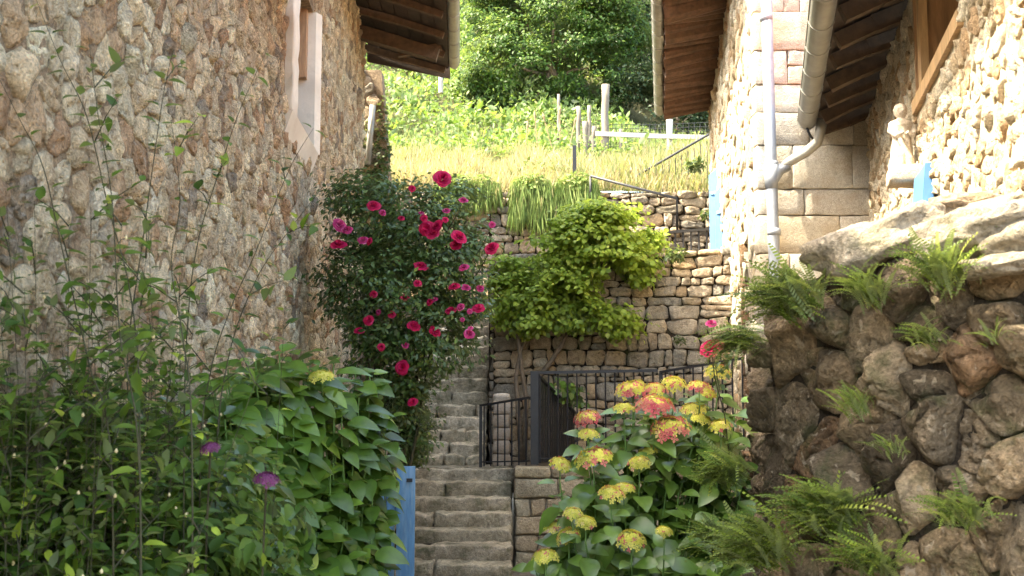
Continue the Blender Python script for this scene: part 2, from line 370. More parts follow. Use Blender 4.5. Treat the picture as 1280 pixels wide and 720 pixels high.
def stone(mb, poly, fn, gap, h, tint, n=14, rough=.25, tilt=.25, rings=((1, -.8), (1.0, .35), (.94, .80), (.74, .98), (.40, 1.0))):
    cx = sum(p[0] for p in poly)/len(poly); cy = sum(p[1] for p in poly)/len(poly)
    for _ in range(1):                                   # rounded corners
        q = []
        for k in range(len(poly)):
            a, b = poly[k], poly[(k+1) % len(poly)]
            q += [(a[0]*.86+b[0]*.14, a[1]*.86+b[1]*.14), (a[0]*.14+b[0]*.86, a[1]*.14+b[1]*.86)]
        poly = q
        if len(poly) > 20: break
    L = [0]
    for k in range(len(poly)): a, b = poly[k], poly[(k+1) % len(poly)]; L.append(L[-1]+math.hypot(b[0]-a[0], b[1]-a[1]))
    per = L[-1]; pts = []; k = 0
    for i in range(n):
        t = per*i/n
        while L[k+1] < t: k += 1
        a, b = poly[k], poly[(k+1) % len(poly)]; f = (t-L[k])/max(L[k+1]-L[k], 1e-9); pts.append((a[0]+(b[0]-a[0])*f, a[1]+(b[1]-a[1])*f))
    size = per/4; sx = random.uniform(-tilt, tilt); sy = random.uniform(-tilt, tilt); off = Vector((random.uniform(0, 99),)*3)
    mb.tint = tint; b0 = len(mb.v); nf = 2.2/size
    for ri, (s, e) in enumerate(rings):
        for (x, y) in pts:
            dx, dy = x-cx, y-cy; r = math.hypot(dx, dy); g = max(.2, 1-gap/max(r, 1e-6))*s
            X, Yv = cx+dx*g, cy+dy*g
            if ri:
                nz = noise.noise(Vector((X*nf, Yv*nf, ri*.15))+off); n2 = noise.noise(Vector((X*nf*2.3, Yv*nf*2.3, 3))+off)
                dd = h*e*(1+rough*2*nz+rough*n2) + (sx*dx*g+sy*dy*g)*min(1, e+.2)
                X += noise.noise(Vector((X*nf*1.5, Yv*nf*1.5, 9))+off)*size*.10; Yv += noise.noise(Vector((X*nf*1.5, Yv*nf*1.5, 19))+off)*size*.10
            else: dd = h*e
            mb.vert(fn(X, Yv, dd))
    c = mb.vert(fn(cx, cy, h*(1+rough*noise.noise(off)*1.5)))
    nr = len(rings)
    for ri in range(nr-1):
        for k in range(n):
            k2 = (k+1) % n; mb.face((b0+ri*n+k, b0+ri*n+k2, b0+(ri+1)*n+k2, b0+(ri+1)*n+k))
    for k in range(n): mb.face((b0+(nr-1)*n+k, b0+(nr-1)*n+(k+1) % n, c))
def rock(mb, poly, fn, gap, h, tint, n=30, nr=9, na=1, wp=.10, slope=1):
    cx = sum(p[0] for p in poly)/len(poly); cy = sum(p[1] for p in poly)/len(poly); q = []
    for k in range(len(poly)):
        a, b = poly[k], poly[(k+1) % len(poly)]; q += [(a[0]*.85+b[0]*.15, a[1]*.85+b[1]*.15), (a[0]*.15+b[0]*.85, a[1]*.15+b[1]*.85)]
    poly = q; L = [0]
    for k in range(len(poly)): a, b = poly[k], poly[(k+1) % len(poly)]; L.append(L[-1]+math.hypot(b[0]-a[0], b[1]-a[1]))
    per = L[-1]; pts = []; k = 0; size = per/4
    for i in range(n):
        t = per*i/n
        while L[k+1] < t: k += 1
        a, b = poly[k], poly[(k+1) % len(poly)]; f = (t-L[k])/max(L[k+1]-L[k], 1e-9); pts.append((a[0]+(b[0]-a[0])*f, a[1]+(b[1]-a[1])*f))
    off = rv_(99); pl_ = [(random.uniform(-.55, .55)*slope, random.uniform(-.5, .6)*slope, random.uniform(.75, 1.25)) for _ in range(6)]; mb.tint = tint; b0 = len(mb.v)
    for ri in range(nr):
        s = 1 if ri == 0 else 1-(ri-1)/(nr-1)*.97
        for (x, y) in pts:
            dx, dy = x-cx, y-cy; r = math.hypot(dx, dy); g = max(.15, 1-gap/max(r, 1e-6)); X, Y = cx+dx*g*s, cy+dy*g*s; e = 1-s
            w_ = Vector((X*6, Y*6, 0))+off; X2 = X+noise.noise(w_)*size*wp; Y2 = Y+noise.noise(w_+Vector((7, 7, 7)))*size*wp
            if ri == 0: mb.vert(fn(X2, Y2, -.05)); continue
            dd = min([h*c+a*(X-cx)+b*(Y-cy) for a, b, c in pl_]); edge = h*(.15+2.6*math.sqrt(min(1, e*1.5))); dd = min(dd, edge)
            ns = (noise.noise(Vector((X*9, Y*9, 3))+off)*.018+noise.noise(Vector((X*26, Y*26, 3))+off)*.010)*na; st_ = abs(noise.noise(Vector((X*4, Y*11, 8))+off))
            mb.vert(fn(X2, Y2, max(.01, dd)+ns-(.02*na if st_ < .06 else 0)))
    c = mb.vert(fn(cx, cy, min(h*c for a, b, c in pl_)))
    for ri in range(nr-1):
        for k in range(n): k2 = (k+1) % n; mb.face((b0+ri*n+k, b0+ri*n+k2, b0+(ri+1)*n+k2, b0+(ri+1)*n+k))
    for k in range(n): mb.face((b0+(nr-1)*n+k, b0+(nr-1)*n+(k+1) % n, c))
def rv_(k): return Vector((random.uniform(0, k), random.uniform(0, k), random.uniform(0, k)))
def masonry(parent, cells, fn, mat, pal, gap=.008, h=(.02, .06), n=14, rough=.25, tilt=.2, nmax=300, name='stone', skip=None, minpx=10, flip=False, facet=0):
    items = []
    for sd_, poly in cells:
        if skip and skip(sd_): continue
        a = 0
        for k in range(len(poly)): p, q = poly[k], poly[(k+1) % len(poly)]; a += p[0]*q[1]-q[0]*p[1]
        a = abs(a)/2
        if a < 1e-4: continue
        hh = random.uniform(*h)*(1.5 if facet and random.random() < .15 else 1); c = random.choice(pal); k = random.uniform(.82, 1.2); tint = tuple(min(.95, v*k) for v in c)
        mb = MB()
        if facet: rock(mb, poly, fn, gap, hh, tint, n, facet, .75, .14, 1.0)
        else: stone(mb, poly, fn, gap, hh, tint, n, rough, tilt)
        if flip: mb.f = [tuple(reversed(f)) for f in mb.f]
        q = proj(fn(sd_[0], sd_[1], 0)); sc = -1
        if q and -15 < q[0] < 1295 and -15 < q[1] < 735: sc = math.sqrt(a)*FPX/q[2]
        items.append((sc, mb))
    items.sort(key=lambda t: -t[0]); rest = MB()
    for i, (sc, mb) in enumerate(items):
        if i < nmax and sc > 6: mb.build(name, mat, parent, True)
        else: rest.merge(mb)
    if rest.v: tag(rest.build(name+'work', mat, parent, True), kind='stuff')
PAL_WARM = [(.78, .63, .46), (.74, .58, .42), (.80, .67, .52), (.74, .56, .40), (.72, .60, .47), (.76, .59, .43), (.62, .50, .39), (.82, .71, .56), (.76, .61, .46), (.64, .44, .30), (.78, .65, .50), (.74, .62, .50), (.76, .62, .47), (.52, .33, .22), (.36, .29, .24)]
PAL_WARM = [(r_*1.02, g__*1.05, b__*.98) for r_, g__, b__ in PAL_WARM]
PAL_BRIGHT = [(.68, .56, .40), (.62, .48, .32), (.72, .63, .48), (.52, .36, .22), (.66, .54, .38), (.70, .60, .46), (.72, .64, .51)]
PAL_Q = [(.46, .41, .34), (.49, .44, .38), (.43, .38, .32), (.46, .39, .30), (.50, .46, .40)]
PAL_DRY = [(.46, .36, .26), (.42, .34, .25), (.50, .40, .29), (.36, .31, .25), (.52, .38, .24), (.30, .27, .23), (.48, .40, .31), (.54, .44, .33)]
PAL_GREY = [(.30, .26, .21), (.26, .22, .18), (.34, .29, .24), (.22, .19, .15), (.33, .26, .19)]
PAL_ROCK = [(.23, .16, .095), (.16, .12, .078), (.27, .195, .12), (.24, .145, .082), (.115, .088, .06), (.31, .235, .155), (.18, .135, .09)]
PAL_STEP = [(.42, .36, .27), (.36, .31, .23), (.46, .40, .31), (.39, .33, .25)]
def rough_box(mb, fn, x0, x1, y0, y1, z0, z1, tint, amp=.012, seg=(10, 3, 3), bev=.02):
    """stone block with worn edges; fn maps local x,y,z to the world"""
    nx, ny, nz = seg; mb.tint = tint; off = Vector((random.uniform(0, 99), 3, 7)); idx = {}
    def coord(a0, a1, n): return [a0, a0+bev]+[a0+bev+(a1-a0-2*bev)*i/n for i in range(1, n)]+[a1-bev, a1]
    X, Y, Z = coord(x0, x1, nx), coord(y0, y1, ny), coord(z0, z1, nz); lx, ly, lz = len(X)-1, len(Y)-1, len(Z)-1
    def vt(i, j, k):
        key = (i, j, k)
        if key not in idx:
            p = Vector((X[i], Y[j], Z[k])); e = (i in (0, lx))+(j in (0, ly))+(k in (0, lz))
            c = Vector(((x0+x1)/2, (y0+y1)/2, (z0+z1)/2))
            if e >= 2:
                s = bev*(.35 if e == 2 else .5)
                if i in (0, lx): p.x += s if i == 0 else -s
                if j in (0, ly): p.y += s if j == 0 else -s
                if k in (0, lz): p.z += s if k == 0 else -s
            q = p*9+off; p += Vector((noise.noise(q), noise.noise(q+Vector((9, 0, 0))), noise.noise(q+Vector((0, 9, 0)))))*amp*1.6
            q = p*28+off; p += Vector((noise.noise(q), noise.noise(q+Vector((9, 0, 0))), noise.noise(q+Vector((0, 9, 0)))))*amp*.6
            idx[key] = mb.vert(fn(p.x, p.y, p.z))
        return idx[key]
    for i in range(lx):
        for j in range(ly):
            mb.face((vt(i, j, lz), vt(i+1, j, lz), vt(i+1, j+1, lz), vt(i, j+1, lz))); mb.face((vt(i, j, 0), vt(i, j+1, 0), vt(i+1, j+1, 0), vt(i+1, j, 0)))
        for k in range(lz):
            mb.face((vt(i, 0, k), vt(i+1, 0, k), vt(i+1, 0, k+1), vt(i, 0, k+1))); mb.face((vt(i, ly, k), vt(i, ly, k+1), vt(i+1, ly, k+1), vt(i+1, ly, k)))
    for j in range(ly):
        for k in range(lz):
            mb.face((vt(0, j, k), vt(0, j, k+1), vt(0, j+1, k+1), vt(0, j+1, k))); mb.face((vt(lx, j, k), vt(lx, j+1, k), vt(lx, j+1, k+1), vt(lx, j, k+1)))
def boulder(c, r, seed, tint, rotz=0, tiltv=(0, 0), sub=4, amp=.28, sq=.55):
    import bmesh
    bm = bmesh.new(); bmesh.ops.create_icosphere(bm, subdivisions=sub, radius=1); mb = MB(); mb.tint = tint
    rm = Matrix.Rotation(rotz, 3, 'Z') @ Matrix.Rotation(tiltv[0], 3, 'Y') @ Matrix.Rotation(tiltv[1], 3, 'X'); o = Vector((seed*3.1, seed*1.7, 5))
    for v in bm.verts:
        d = v.co.normalized(); m = max(abs(d.x), abs(d.y), abs(d.z)); p = d*(1-sq)+d/m*sq*.85
        s = 1+amp*noise.noise(d*1.3+o)*1.3+amp*.5*noise.noise(d*3.1+o)+amp*.22*noise.noise(d*7+o)
        k = noise.noise(Vector((d.z*3, d.x*.7, seed)))*.04                      # bedding ledges
        p = Vector((p.x*r[0]*(s+k), p.y*r[1]*(s+k), p.z*r[2]*s)); mb.vert(rm @ p + Vector(c))
    for f in bm.faces: mb.face([v.index for v in f.verts])
    bm.free(); return mb
# ================================================================ THE SETTING
GZ = -.2
mb = MB(); n = 40
for j in range(n+1):
    for i in range(n+1):
        x = -90+180*i/n; y = -60+200*j/n; mb.vert((x, y, GZ+.02*noise.noise(Vector((x, y, 0)))))
for j in range(n):
    for i in range(n): a = j*(n+1)+i; mb.face((a, a+1, a+n+2, a+n+1))
tag(mb.build('ground', M_ground, None, True), kind='structure')
def hz(x, y):
    if y < 26: z = 5.40+.34*(y-19.75)
    else: z = 7.52+.62*(y-26)
    if y > 24: z += max(0, min(1, (y-24)/6))*max(0, min(2.0, (-1-x)*.35))
    if y > 26: z -= max(0, min(1, (y-26)/4))*max(0, min(1.3, (x-2)*.5))
    if y > 75: z -= .5*(y-75)
    return z+.25*noise.noise(Vector((x*.35, y*.35, 2)))+.08*noise.noise(Vector((x*1.4, y*1.4, 5)))
mb = MB(); ys = [19.75+.5*i for i in range(28)]+[34+1.5*i for i in range(30)]; xs = [-40+1.0*i for i in range(81)]
for y in ys:
    for x in xs: mb.vert((x, y, hz(x, y)))
k = len(xs)
for j in range(len(ys)-1):
    for i in range(k-1): a = j*k+i; mb.face((a, a+1, a+k+1, a+k))
tag(mb.build('hillside', M_hill, None, True), kind='structure')
TZ = 3.43                                                  # upper terrace
mb = MB(); mb.hexa([(-.30, 14.3, .5), (3.0, 13.6, .5), (3.4, 19.9, .5), (-.15, 19.9, .5), (-.30, 14.3, TZ), (3.0, 13.6, TZ), (3.4, 19.9, TZ), (-.15, 19.9, TZ)])
tag(mb.build('terrace_ground', M_soil), kind='structure')
mb = MB(); mb.hexa([(-2.6, 16.9, .5), (-.15, 16.9, .5), (-.15, 19.9, .5), (-2.9, 19.9, .5), (-2.6, 16.9, 3.2), (-.15, 16.9, 3.2), (-.15, 19.9, 3.3), (-2.9, 19.9, 3.3)])
tag(mb.build('upper_path', M_ground), kind='structure')
LZ = .88                                                   # landing beside the stairs
mb = MB(); mb.hexa([(.02, 12.55, GZ), (2.2, 12.55, GZ), (2.2, 14.5, GZ), (.02, 14.5, GZ), (.02, 12.55, LZ), (2.2, 12.55, LZ), (2.2, 14.5, LZ), (.02, 14.5, LZ)])
tag(mb.build('landing_ground', M_ground), kind='structure')
# ---- houses
def wall_boxes(mb, fr, u0, u1, z0, z1, th, op=None):
    def bx(a, b, c, d): 
        mb.hexa([fr.pt(a, 0, c), fr.pt(b, 0, c), fr.pt(b, -th, c), fr.pt(a, -th, c), fr.pt(a, 0, d), fr.pt(b, 0, d), fr.pt(b, -th, d), fr.pt(a, -th, d)])
    if op:
        a, b, c, d = op; bx(u0, a, z0, z1); bx(b, u1, z0, z1); bx(a, b, z0, c); bx(a, b, d, z1)
    else: bx(u0, u1, z0, z1)
def canal(mb, p, q, r0, r1, down=False, th=.012, n=7, m=0):
    p, q = Vector(p), Vector(q); d = (q-p).normalized(); s = d.cross(Vector((0, 0, 1))).normalized(); u = s.cross(d); sg = -1 if down else 1; b = len(mb.v)
    for (c, r) in ((p, r0), (q, r1)):
        for rr in (r, r-th):
            for k in range(n+1):
                t = math.pi*k/n; mb.vert(c+s*math.cos(t)*rr+u*math.sin(t)*rr*sg)
    k1 = n+1
    for k in range(n):
        mb.face((b+k, b+k+1, b+2*k1+k+1, b+2*k1+k), m); mb.face((b+k1+k, b+3*k1+k, b+3*k1+k+1, b+k1+k+1), m)
        mb.face((b+k, b+k1+k, b+k1+k+1, b+k+1), m); mb.face((b+2*k1+k, b+2*k1+k+1, b+3*k1+k+1, b+3*k1+k), m)
    for k in (0, n): mb.face((b+k, b+2*k1+k, b+3*k1+k, b+k1+k), m)
def roof(house, fr, ua, ub, de, zw, ze, back, rsp, rsec=(.09, .13), tile_r=.085, verge=True, crooked=0):
    slope = (zw-ze)/de; zb = zw+slope*back
    rf = MB()                                               # deck
    rf.hexa([fr.pt(ua, de, ze), fr.pt(ub, de, ze), fr.pt(ub, -back, zb), fr.pt(ua, -back, zb), fr.pt(ua, de, ze+.03), fr.pt(ub, de, ze+.03), fr.pt(ub, -back, zb+.03), fr.pt(ua, -back, zb+.03)])
    deck = rf.build('roof', M_darkwood, house)
    # soffit planks run along the eave, seen from below
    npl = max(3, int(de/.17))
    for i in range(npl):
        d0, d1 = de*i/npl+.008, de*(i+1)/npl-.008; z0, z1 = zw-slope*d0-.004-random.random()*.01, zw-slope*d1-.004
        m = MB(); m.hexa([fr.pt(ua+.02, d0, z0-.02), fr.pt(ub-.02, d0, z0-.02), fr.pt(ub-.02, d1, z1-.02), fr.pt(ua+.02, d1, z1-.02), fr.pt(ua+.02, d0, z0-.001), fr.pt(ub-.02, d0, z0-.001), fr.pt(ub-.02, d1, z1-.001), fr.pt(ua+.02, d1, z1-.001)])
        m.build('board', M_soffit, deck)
    u = ub-.06
    while u > ua:
        m = MB(); j = random.uniform(-crooked, crooked)
        a, b = fr.pt(u+j, -.05, zw-rsec[1]/2-.03), fr.pt(u-j, de-.06, ze-rsec[1]/2-.03+random.uniform(0, crooked*.3)); mid = (a+b)/2+Vector((0, 0, random.uniform(-crooked, crooked)*.4))
        m.bar(a, mid, rsec[0], rsec[1]); m.bar(mid, b, rsec[0]*.95, rsec[1]*.92); m.build('rafter', M_rafter, deck); u -= rsp
    rest = MB(); L = math.hypot(de+back, zb-ze); u = ua+tile_r; up = .05
    while u < ub-tile_r*.5:
        for k in range(int(L/.42)):
            d0 = de+.05-k*.42; d1 = d0-.48
            if d1 < -back: break
            z0 = ze+up+slope*(de-d0); z1 = ze+up+slope*(de-d1)
            m = MB() if k == 0 else rest
            canal(m, fr.pt(u, d0, z0+.045), fr.pt(u, d1, z1+.02), tile_r, tile_r*.82)
            if k == 0: m.build('tile', M_tile, deck)
            canal(rest, fr.pt(u+tile_r*1.1, d0-.02, z0+.03), fr.pt(u+tile_r*1.1, d1-.02, z1+.06), tile_r*.8, tile_r*.95, True)
        u += tile_r*2.2
    tag(rest.build('tiling', M_tile, deck), kind='stuff')
    return deck
def gutter(house, fr, ua, ub, d, z, r=.075, rings=.6):
    m = MB(); canal(m, fr.pt(ua, d, z), fr.pt(ub, d, z), r, r, True, .006, 10)
    m.tube([fr.pt(ua, d+r*.97, z), fr.pt(ub, d+r*.97, z)], .010, 6)
    b = len(m.v); m.add([fr.pt(ub, d+r*math.cos(t), z-r*math.sin(t)) for t in [math.pi*k/10 for k in range(11)]], [tuple(range(11))])
    g = m.build('gutter', M_zinc, house, True); u = ua+.3
    while u < ub:
        h = MB(); canal(h, fr.pt(u, d, z), fr.pt(u+.025, d, z), r+.006, r+.006, True, .008, 10); h.build('bracket', M_zinc, g); u += rings
    return g
def wall_set(house, name, fr, u0, u1, z0, z1, th, cells_args, pal, mat, mortar, op=None, skip=None, flip=False, **kw):
    m = MB(); wall_boxes(m, fr, u0, u1, z0, z1, th, op); wl = m.build(name, mortar, house)
    cells = vor(course_seeds(*cells_args), (u0, u1, z0, z1)); masonry(wl, cells, lambda x, y, d: fr.pt(x, d, y), mat, pal, skip=skip, flip=flip, **kw); return wl
def body(house, pts, z0, ztops, mat, name='back_wall'):
    m = MB(); m.hexa([(x, y, z0) for x, y in pts]+[(x, y, z) for (x, y), z in zip(pts, ztops)]); return m.build(name, mat, house)
# left house
FL = Fr((-1.5, 0), (-.0474, 1), -1)
hl = thing('stone_house', 'tall stone house at left, shady rubble wall with a slim window and dark eaves', 'house', (-3.6, 9, GZ))
u0, u1 = FL.uY(1.2), FL.uY(16.4); wu0, wu1 = FL.uY(9.4), FL.uY(10.75); WZ0, WZ1 = 4.10, 5.55
def skw(s): return wu0-.34 < s[0] < wu1+.14 and WZ0-.05 < s[1] < WZ1+.1
us = FL.uY(8.8)  # nearer part kept low out of view, so sun reaches the right-hand walls
wl0 = wall_set(hl, 'wall', FL, u0, us, GZ, 5.2, .5, (u0, us, GZ, 5.2, .19, .135, .34, .45), PAL_WARM, M_wallstone, M_mortar, gap=.005, h=(.006, .056), n=18, facet=5)
wl = wall_set(hl, 'wall', FL, us, u1, GZ, 7.22, .5, (us, u1, GZ, 7.22, .22, .15, .34, .45), PAL_WARM, M_wallstone, M_mortar, (wu0, wu1, WZ0, WZ1), skw, gap=.005, h=(.006, .056), n=16, facet=5)
for (ua_, ub_, zz_) in ((u0, us-.01, 5.2), (us, u1, 7.22)):
    body(hl, [(p.x, p.y) for p in (FL.pt(ua_, -.5, 0), FL.pt(ub_, -.5, 0), FL.pt(ub_, -6, 0), FL.pt(ua_, -6, 0))], GZ, (zz_, zz_, zz_+1.45, zz_+1.45), M_mortar)
win = MB()     # plaster band round the opening and along the reveal
win.hexa([FL.pt(wu0-.32, .0, WZ0-.22), FL.pt(wu1+.02, .0, WZ0-.22), FL.pt(wu1+.02, -.02, WZ0-.22), FL.pt(wu0-.32, -.02, WZ0-.22)]+[FL.pt(wu0-.32, .075, WZ0-.002), FL.pt(wu1+.02, .075, WZ0-.002), FL.pt(wu1+.02, -.02, WZ0-.002), FL.pt(wu0-.32, -.02, WZ0-.002)])
rough_box(win, lambda x, y, z: FL.pt(x, y, z), wu0-.32, wu0, -.02, .07, WZ0, WZ1, (.5,)*3, .009, (4, 1, 14), .012)

win.hexa([FL.pt(wu1-.004, .03, WZ0), FL.pt(wu1+.08, .08, WZ0), FL.pt(wu1+.08, -.02, WZ0), FL.pt(wu1-.004, -.30, WZ0), FL.pt(wu1-.004, .03, WZ1), FL.pt(wu1+.08, .08, WZ1), FL.pt(wu1+.08, -.02, WZ1), FL.pt(wu1-.004, -.30, WZ1)])
wn = win.build('window', M_plaster, hl)
m = MB(); m.bar(FL.pt(wu1-.03, -.10, WZ0+.75), FL.pt(wu1-.03, -.10, WZ1), .10, .16, FL.u); m.build('wooden_jamb', M_oak, wn)
m = MB(); m.hexa([FL.pt(wu0, -.28, WZ0), FL.pt(wu1, -.28, WZ0), FL.pt(wu1, -.30, WZ0), FL.pt(wu0, -.30, WZ0), FL.pt(wu0, -.28, WZ1), FL.pt(wu1, -.28, WZ1), FL.pt(wu1, -.30, WZ1), FL.pt(wu0, -.30, WZ1)]); m.build('pane', M_glass, wn)
m = MB()
for uu in (wu0+.03, (wu0+wu1)/2, wu1-.04): m.bar(FL.pt(uu, -.25, WZ0), FL.pt(uu, -.25, WZ1), .05, .05)
m.bar(FL.pt(wu0, -.25, WZ0+.03), FL.pt(wu1, -.25, WZ0+.03), .05, .06); m.build('frame', M_whitewood, wn)
# corner stones at the far end
roof(hl, FL, FL.uY(1), us-.02, .80, 5.30, 5.08, 5, .85, (.09, .10), crooked=.05)  # unseen low roof, added in this shape to let the sun past
roof(hl, FL, us, FL.uY(16.95), 1.30, 7.30, 6.91, 5, .85, (.09, .10), crooked=.05)
gutter(hl, FL, FL.uY(1), us-.05, .87, 5.10, .07)  # gutter of the unseen added low roof
gutter(hl, FL, us, FL.uY(16.85), 1.38, 6.95, .085)
m = MB(); uu = FL.uY(16.98); m.hexa([FL.pt(uu, 0, 7.01), FL.pt(uu+.04, 0, 7.01), FL.pt(uu+.04, 1.32, 6.75), FL.pt(uu, 1.32, 6.75), FL.pt(uu, 0, 7.34), FL.pt(uu+.04, 0, 7.34), FL.pt(uu+.04, 1.32, 6.97), FL.pt(uu, 1.32, 6.97)]); m.build('bargeboard', M_soffit, hl)
m = MB(); m.bar(FL.pt(FL.uY(15.7), -.1, 7.07), FL.pt(FL.uY(15.7), 1.15, 6.71), .16, .18); m.bar(FL.pt(FL.uY(15.9), .55, 6.79), FL.pt(FL.uY(15.9), 1.2, 6.91), .1, .1); m.build('bracket_beam', M_rafter, hl)
# ivy grown stub wall beyond the left house
sw_ = thing('garden_wall', 'narrow ivy grown stone wall stub with a grey pipe behind the left house', 'wall', (-2.2, 17.6, 3.2))
F3 = Fr((-2.75, 17.4), (1, 0), -1)
m = MB(); m.hexa([(-2.75, 17.4, 2.4), (-1.75, 17.4, 2.4), (-1.75, 17.8, 2.4), (-2.75, 17.8, 2.4), (-2.75, 17.4, 7.0), (-2.13, 17.4, 7.0), (-2.13, 17.8, 7.0), (-2.75, 17.8, 7.0)]); stub = m.build('wall', M_mortar, sw_)
cells = vor(course_seeds(0, .95, 2.4, 7.0, .24, .16), (0, .95, 2.4, 7.0)); masonry(stub, cells, lambda x, y, d: Vector((-2.75+x, 17.4-d, y)), M_drystone, PAL_DRY, skip=lambda s: s[0] > .98-.40*(s[1]-2.4)/4.6-.08)
cloud('ivy', [((-2.35, 17.32, 4.6), (.22, .10, 1.6)), ((-2.0, 17.5, 4.0), (.22, .3, 1.2)), ((-2.1, 17.4, 5.6), (.12, .2, 1.0)), ((-1.85, 17.4, 3.7), (.3, .3, .5))], 3200, TPL_ROUND, .075, L_ivy, sw_)
m = MB(); m.tube([P(466, 132, 17.25), P(463, 165, 17.25), P(460, 206, 17.25)], .05, 10); m.build('drainpipe', M_zinc, sw_, True)
pp = MB(); pp.tube([P(551, 86, 24), P(551, 116, 24)], .05, 8); tag(pp.build('metal_pole', M_whitewood), 'short pale pole standing in the bracken just past the left gutter', 'pole')
# ---- far right house
FR = Fr((.88, 0), (.1372, 1), 1)
hr = thing('stone_house', 'narrow pale house on the right with dressed granite corner and long grey downpipe', 'house', (3.5, 14, GZ))
ru0, ru1 = FR.uY(10.10), FR.uY(18.5)
sl0, sl1 = FR.uY(10.45), FR.uY(11.55)
wr = wall_set(hr, 'wall', FR, ru0, ru1, GZ, 6.75, .45, (ru0, ru1, GZ, 6.75, .30, .16, .25), PAL_BRIGHT, M_brightstone, M_mortar_b, (sl0, sl1, 1.2, 3.30), lambda s: sl0-.02 < s[0] < sl1+.02 and s[1] < 3.4, True, gap=.012, h=(.006, .035), n=12, rough=.25, tilt=.15)
m = MB(); arch = [(sl0+(sl1-sl0)*(.5-.5*math.cos(t)), 3.0+.30*math.sin(t)) for t in [math.pi*k/8 for k in range(9)]]
m.add([FR.pt(u_, -.25, z_) for u_, z_ in [(sl0, 1.2), (sl1, 1.2), (sl1, 3.0)]+arch[::-1][1:-1]+[(sl0, 3.0)]], [tuple(range(11))])
m.build('door', M_soffit, hr)
for k in range(9):
    z0_ = 1.2+k*.235; mq = MB(); rough_box(mq, lambda x, y, z: FR.pt(x, y, z), sl1+.0, sl1+.22, -.32, .03, z0_, z0_+.225, shade((.20, .13, .08), .8, 1.2), .008, (2, 2, 2), .015); mq.build('reveal_stone', M_wallstone, hr, True)
for (px_, py_, Yv, L_) in ((905, 118, 16.0, .30), (935, 178, 11.3, .10), (918, 236, 13.4, .16)):
    q = P(px_, py_, Yv); b_ = boulder(q+Vector((-L_*.1, 0, 0)), (L_*.6, .14, .12), px_, (.5, .36, .22), 0, (0, 0), 3, .2, .8); b_.build('corbel_stone', M_brightstone, hr, True)
# gable facing the camera: dressed granite blocks
m = MB(); x0g = 2.262; m.hexa([(x0g+.02, 10.03, GZ), (6.0, 10.03, GZ), (6.0, 10.5, GZ), (x0g+.02, 10.5, GZ), (x0g+.02, 10.03, 7.6), (6, 10.03, 7.6), (6, 10.5, 7.6), (x0g+.02, 10.5, 7.6)])
gw = m.build('gable_wall', M_mortar_q, hr)
rects = []
rows = [(-75, -20), (-20, 17), (17, 65), (65, 107), (107, 142), (142, 183), (183, 237), (237, 270), (270, 317), (317, 360), (360, 405), (405, 450), (450, 500), (500, 560), (560, 620), (620, 690)]
spl = {0: [948, 1010, 1100], 1: [948, 978, 998, 1045, 1100], 2: [948, 1023, 1080, 1160], 3: [948, 983, 1030, 1100], 4: [948, 1016, 1070, 1150], 5: [948, 1010, 1066, 1120], 6: [948, 990, 1064, 1110], 7: [948, 1004, 1090, 1160], 8: [948, 1049, 1110], 9: [948, 986, 1060, 1120]}
for i, (ya, yb) in enumerate(rows):
    xs_ = spl.get(i) or [948, 948+random.randint(45, 90), 1060+random.randint(-10, 20), 1130]
    for xa, xb in zip(xs_, xs_[1:]):
        for (y1_, y2_) in ([(ya, (ya+yb)/2-2), ((ya+yb)/2-2, yb)] if (i == 3 and xa == 983) else [(ya, yb)]):
            A, B = P(xa, y2_, 10.0), P(xb, y1_, 10.0); x_a = x0g if xa == 948 else A.x
            mq = MB(); rough_box(mq, lambda x, y, z: Vector((x, y, z)), x_a+(.0 if xa == 948 else .006), B.x-.006, 9.95+random.uniform(0, .015), 10.2, A.z+.004, B.z-.004, shade(random.choice(PAL_Q), .88, 1.12), .007, (6, 1, 3), .010)
            mq.build('granite_block', M_quoin, gw, True)
roof(hr, FR, FR.uY(10.0), FR.uY(18.6), .80, 6.86, 6.72, 4.5, .85, (.12, .12), .085, crooked=.06)
gutter(hr, FR, FR.uY(9.9), FR.uY(18.55), .86, 6.66, .09)
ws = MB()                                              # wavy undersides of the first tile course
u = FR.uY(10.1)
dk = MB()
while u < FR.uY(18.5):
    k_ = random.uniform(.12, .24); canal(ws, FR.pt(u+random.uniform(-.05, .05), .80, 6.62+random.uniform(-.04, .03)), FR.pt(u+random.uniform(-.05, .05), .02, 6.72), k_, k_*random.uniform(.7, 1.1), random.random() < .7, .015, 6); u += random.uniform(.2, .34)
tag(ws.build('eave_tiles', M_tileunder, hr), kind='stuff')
body(hr, [(x0g+.6, 10.5), (8, 10.5), (8, 18.4), (4.0, 18.4)], GZ, (7.0, 8.5, 8.5, 7.0), M_mortar_q)
m = MB(); m.tube([P(957, -60, 9.83), P(960, 75, 9.83), P(964, 210, 9.83), P(969, 360, 9.83), P(975, 560, 9.83)], .052, 14)
dp = m.build('downpipe', M_pipe, hr, True)
for py_ in (22, 206, 290):
    q = P(957+py_*.0365, py_, 9.83); m = MB(); m.tube([q-Vector((0, 0, .03)), q+Vector((0, 0, .03))], .060, 14); m.build('collar', M_pipe, dp, True)
m = MB(); m.tube([P(963.5, 207, 9.83), P(964.5, 236, 9.83)], [.075, .056], 12); m.tube([P(985, 207, 9.83), P(974, 212, 9.83), P(966, 226, 9.83)], [.05, .055, .05], 10); m.build('junction', M_pipe, dp, True)
m = MB(); m.tube([P(1028, 150, 9.6), P(1025, 166, 9.62), P(1022, 178, 9.68), P(1008, 190, 9.75), P(992, 199, 9.8), P(978, 208, 9.83)], .046, 12); m.build('swan_neck', M_zinc, dp, True)
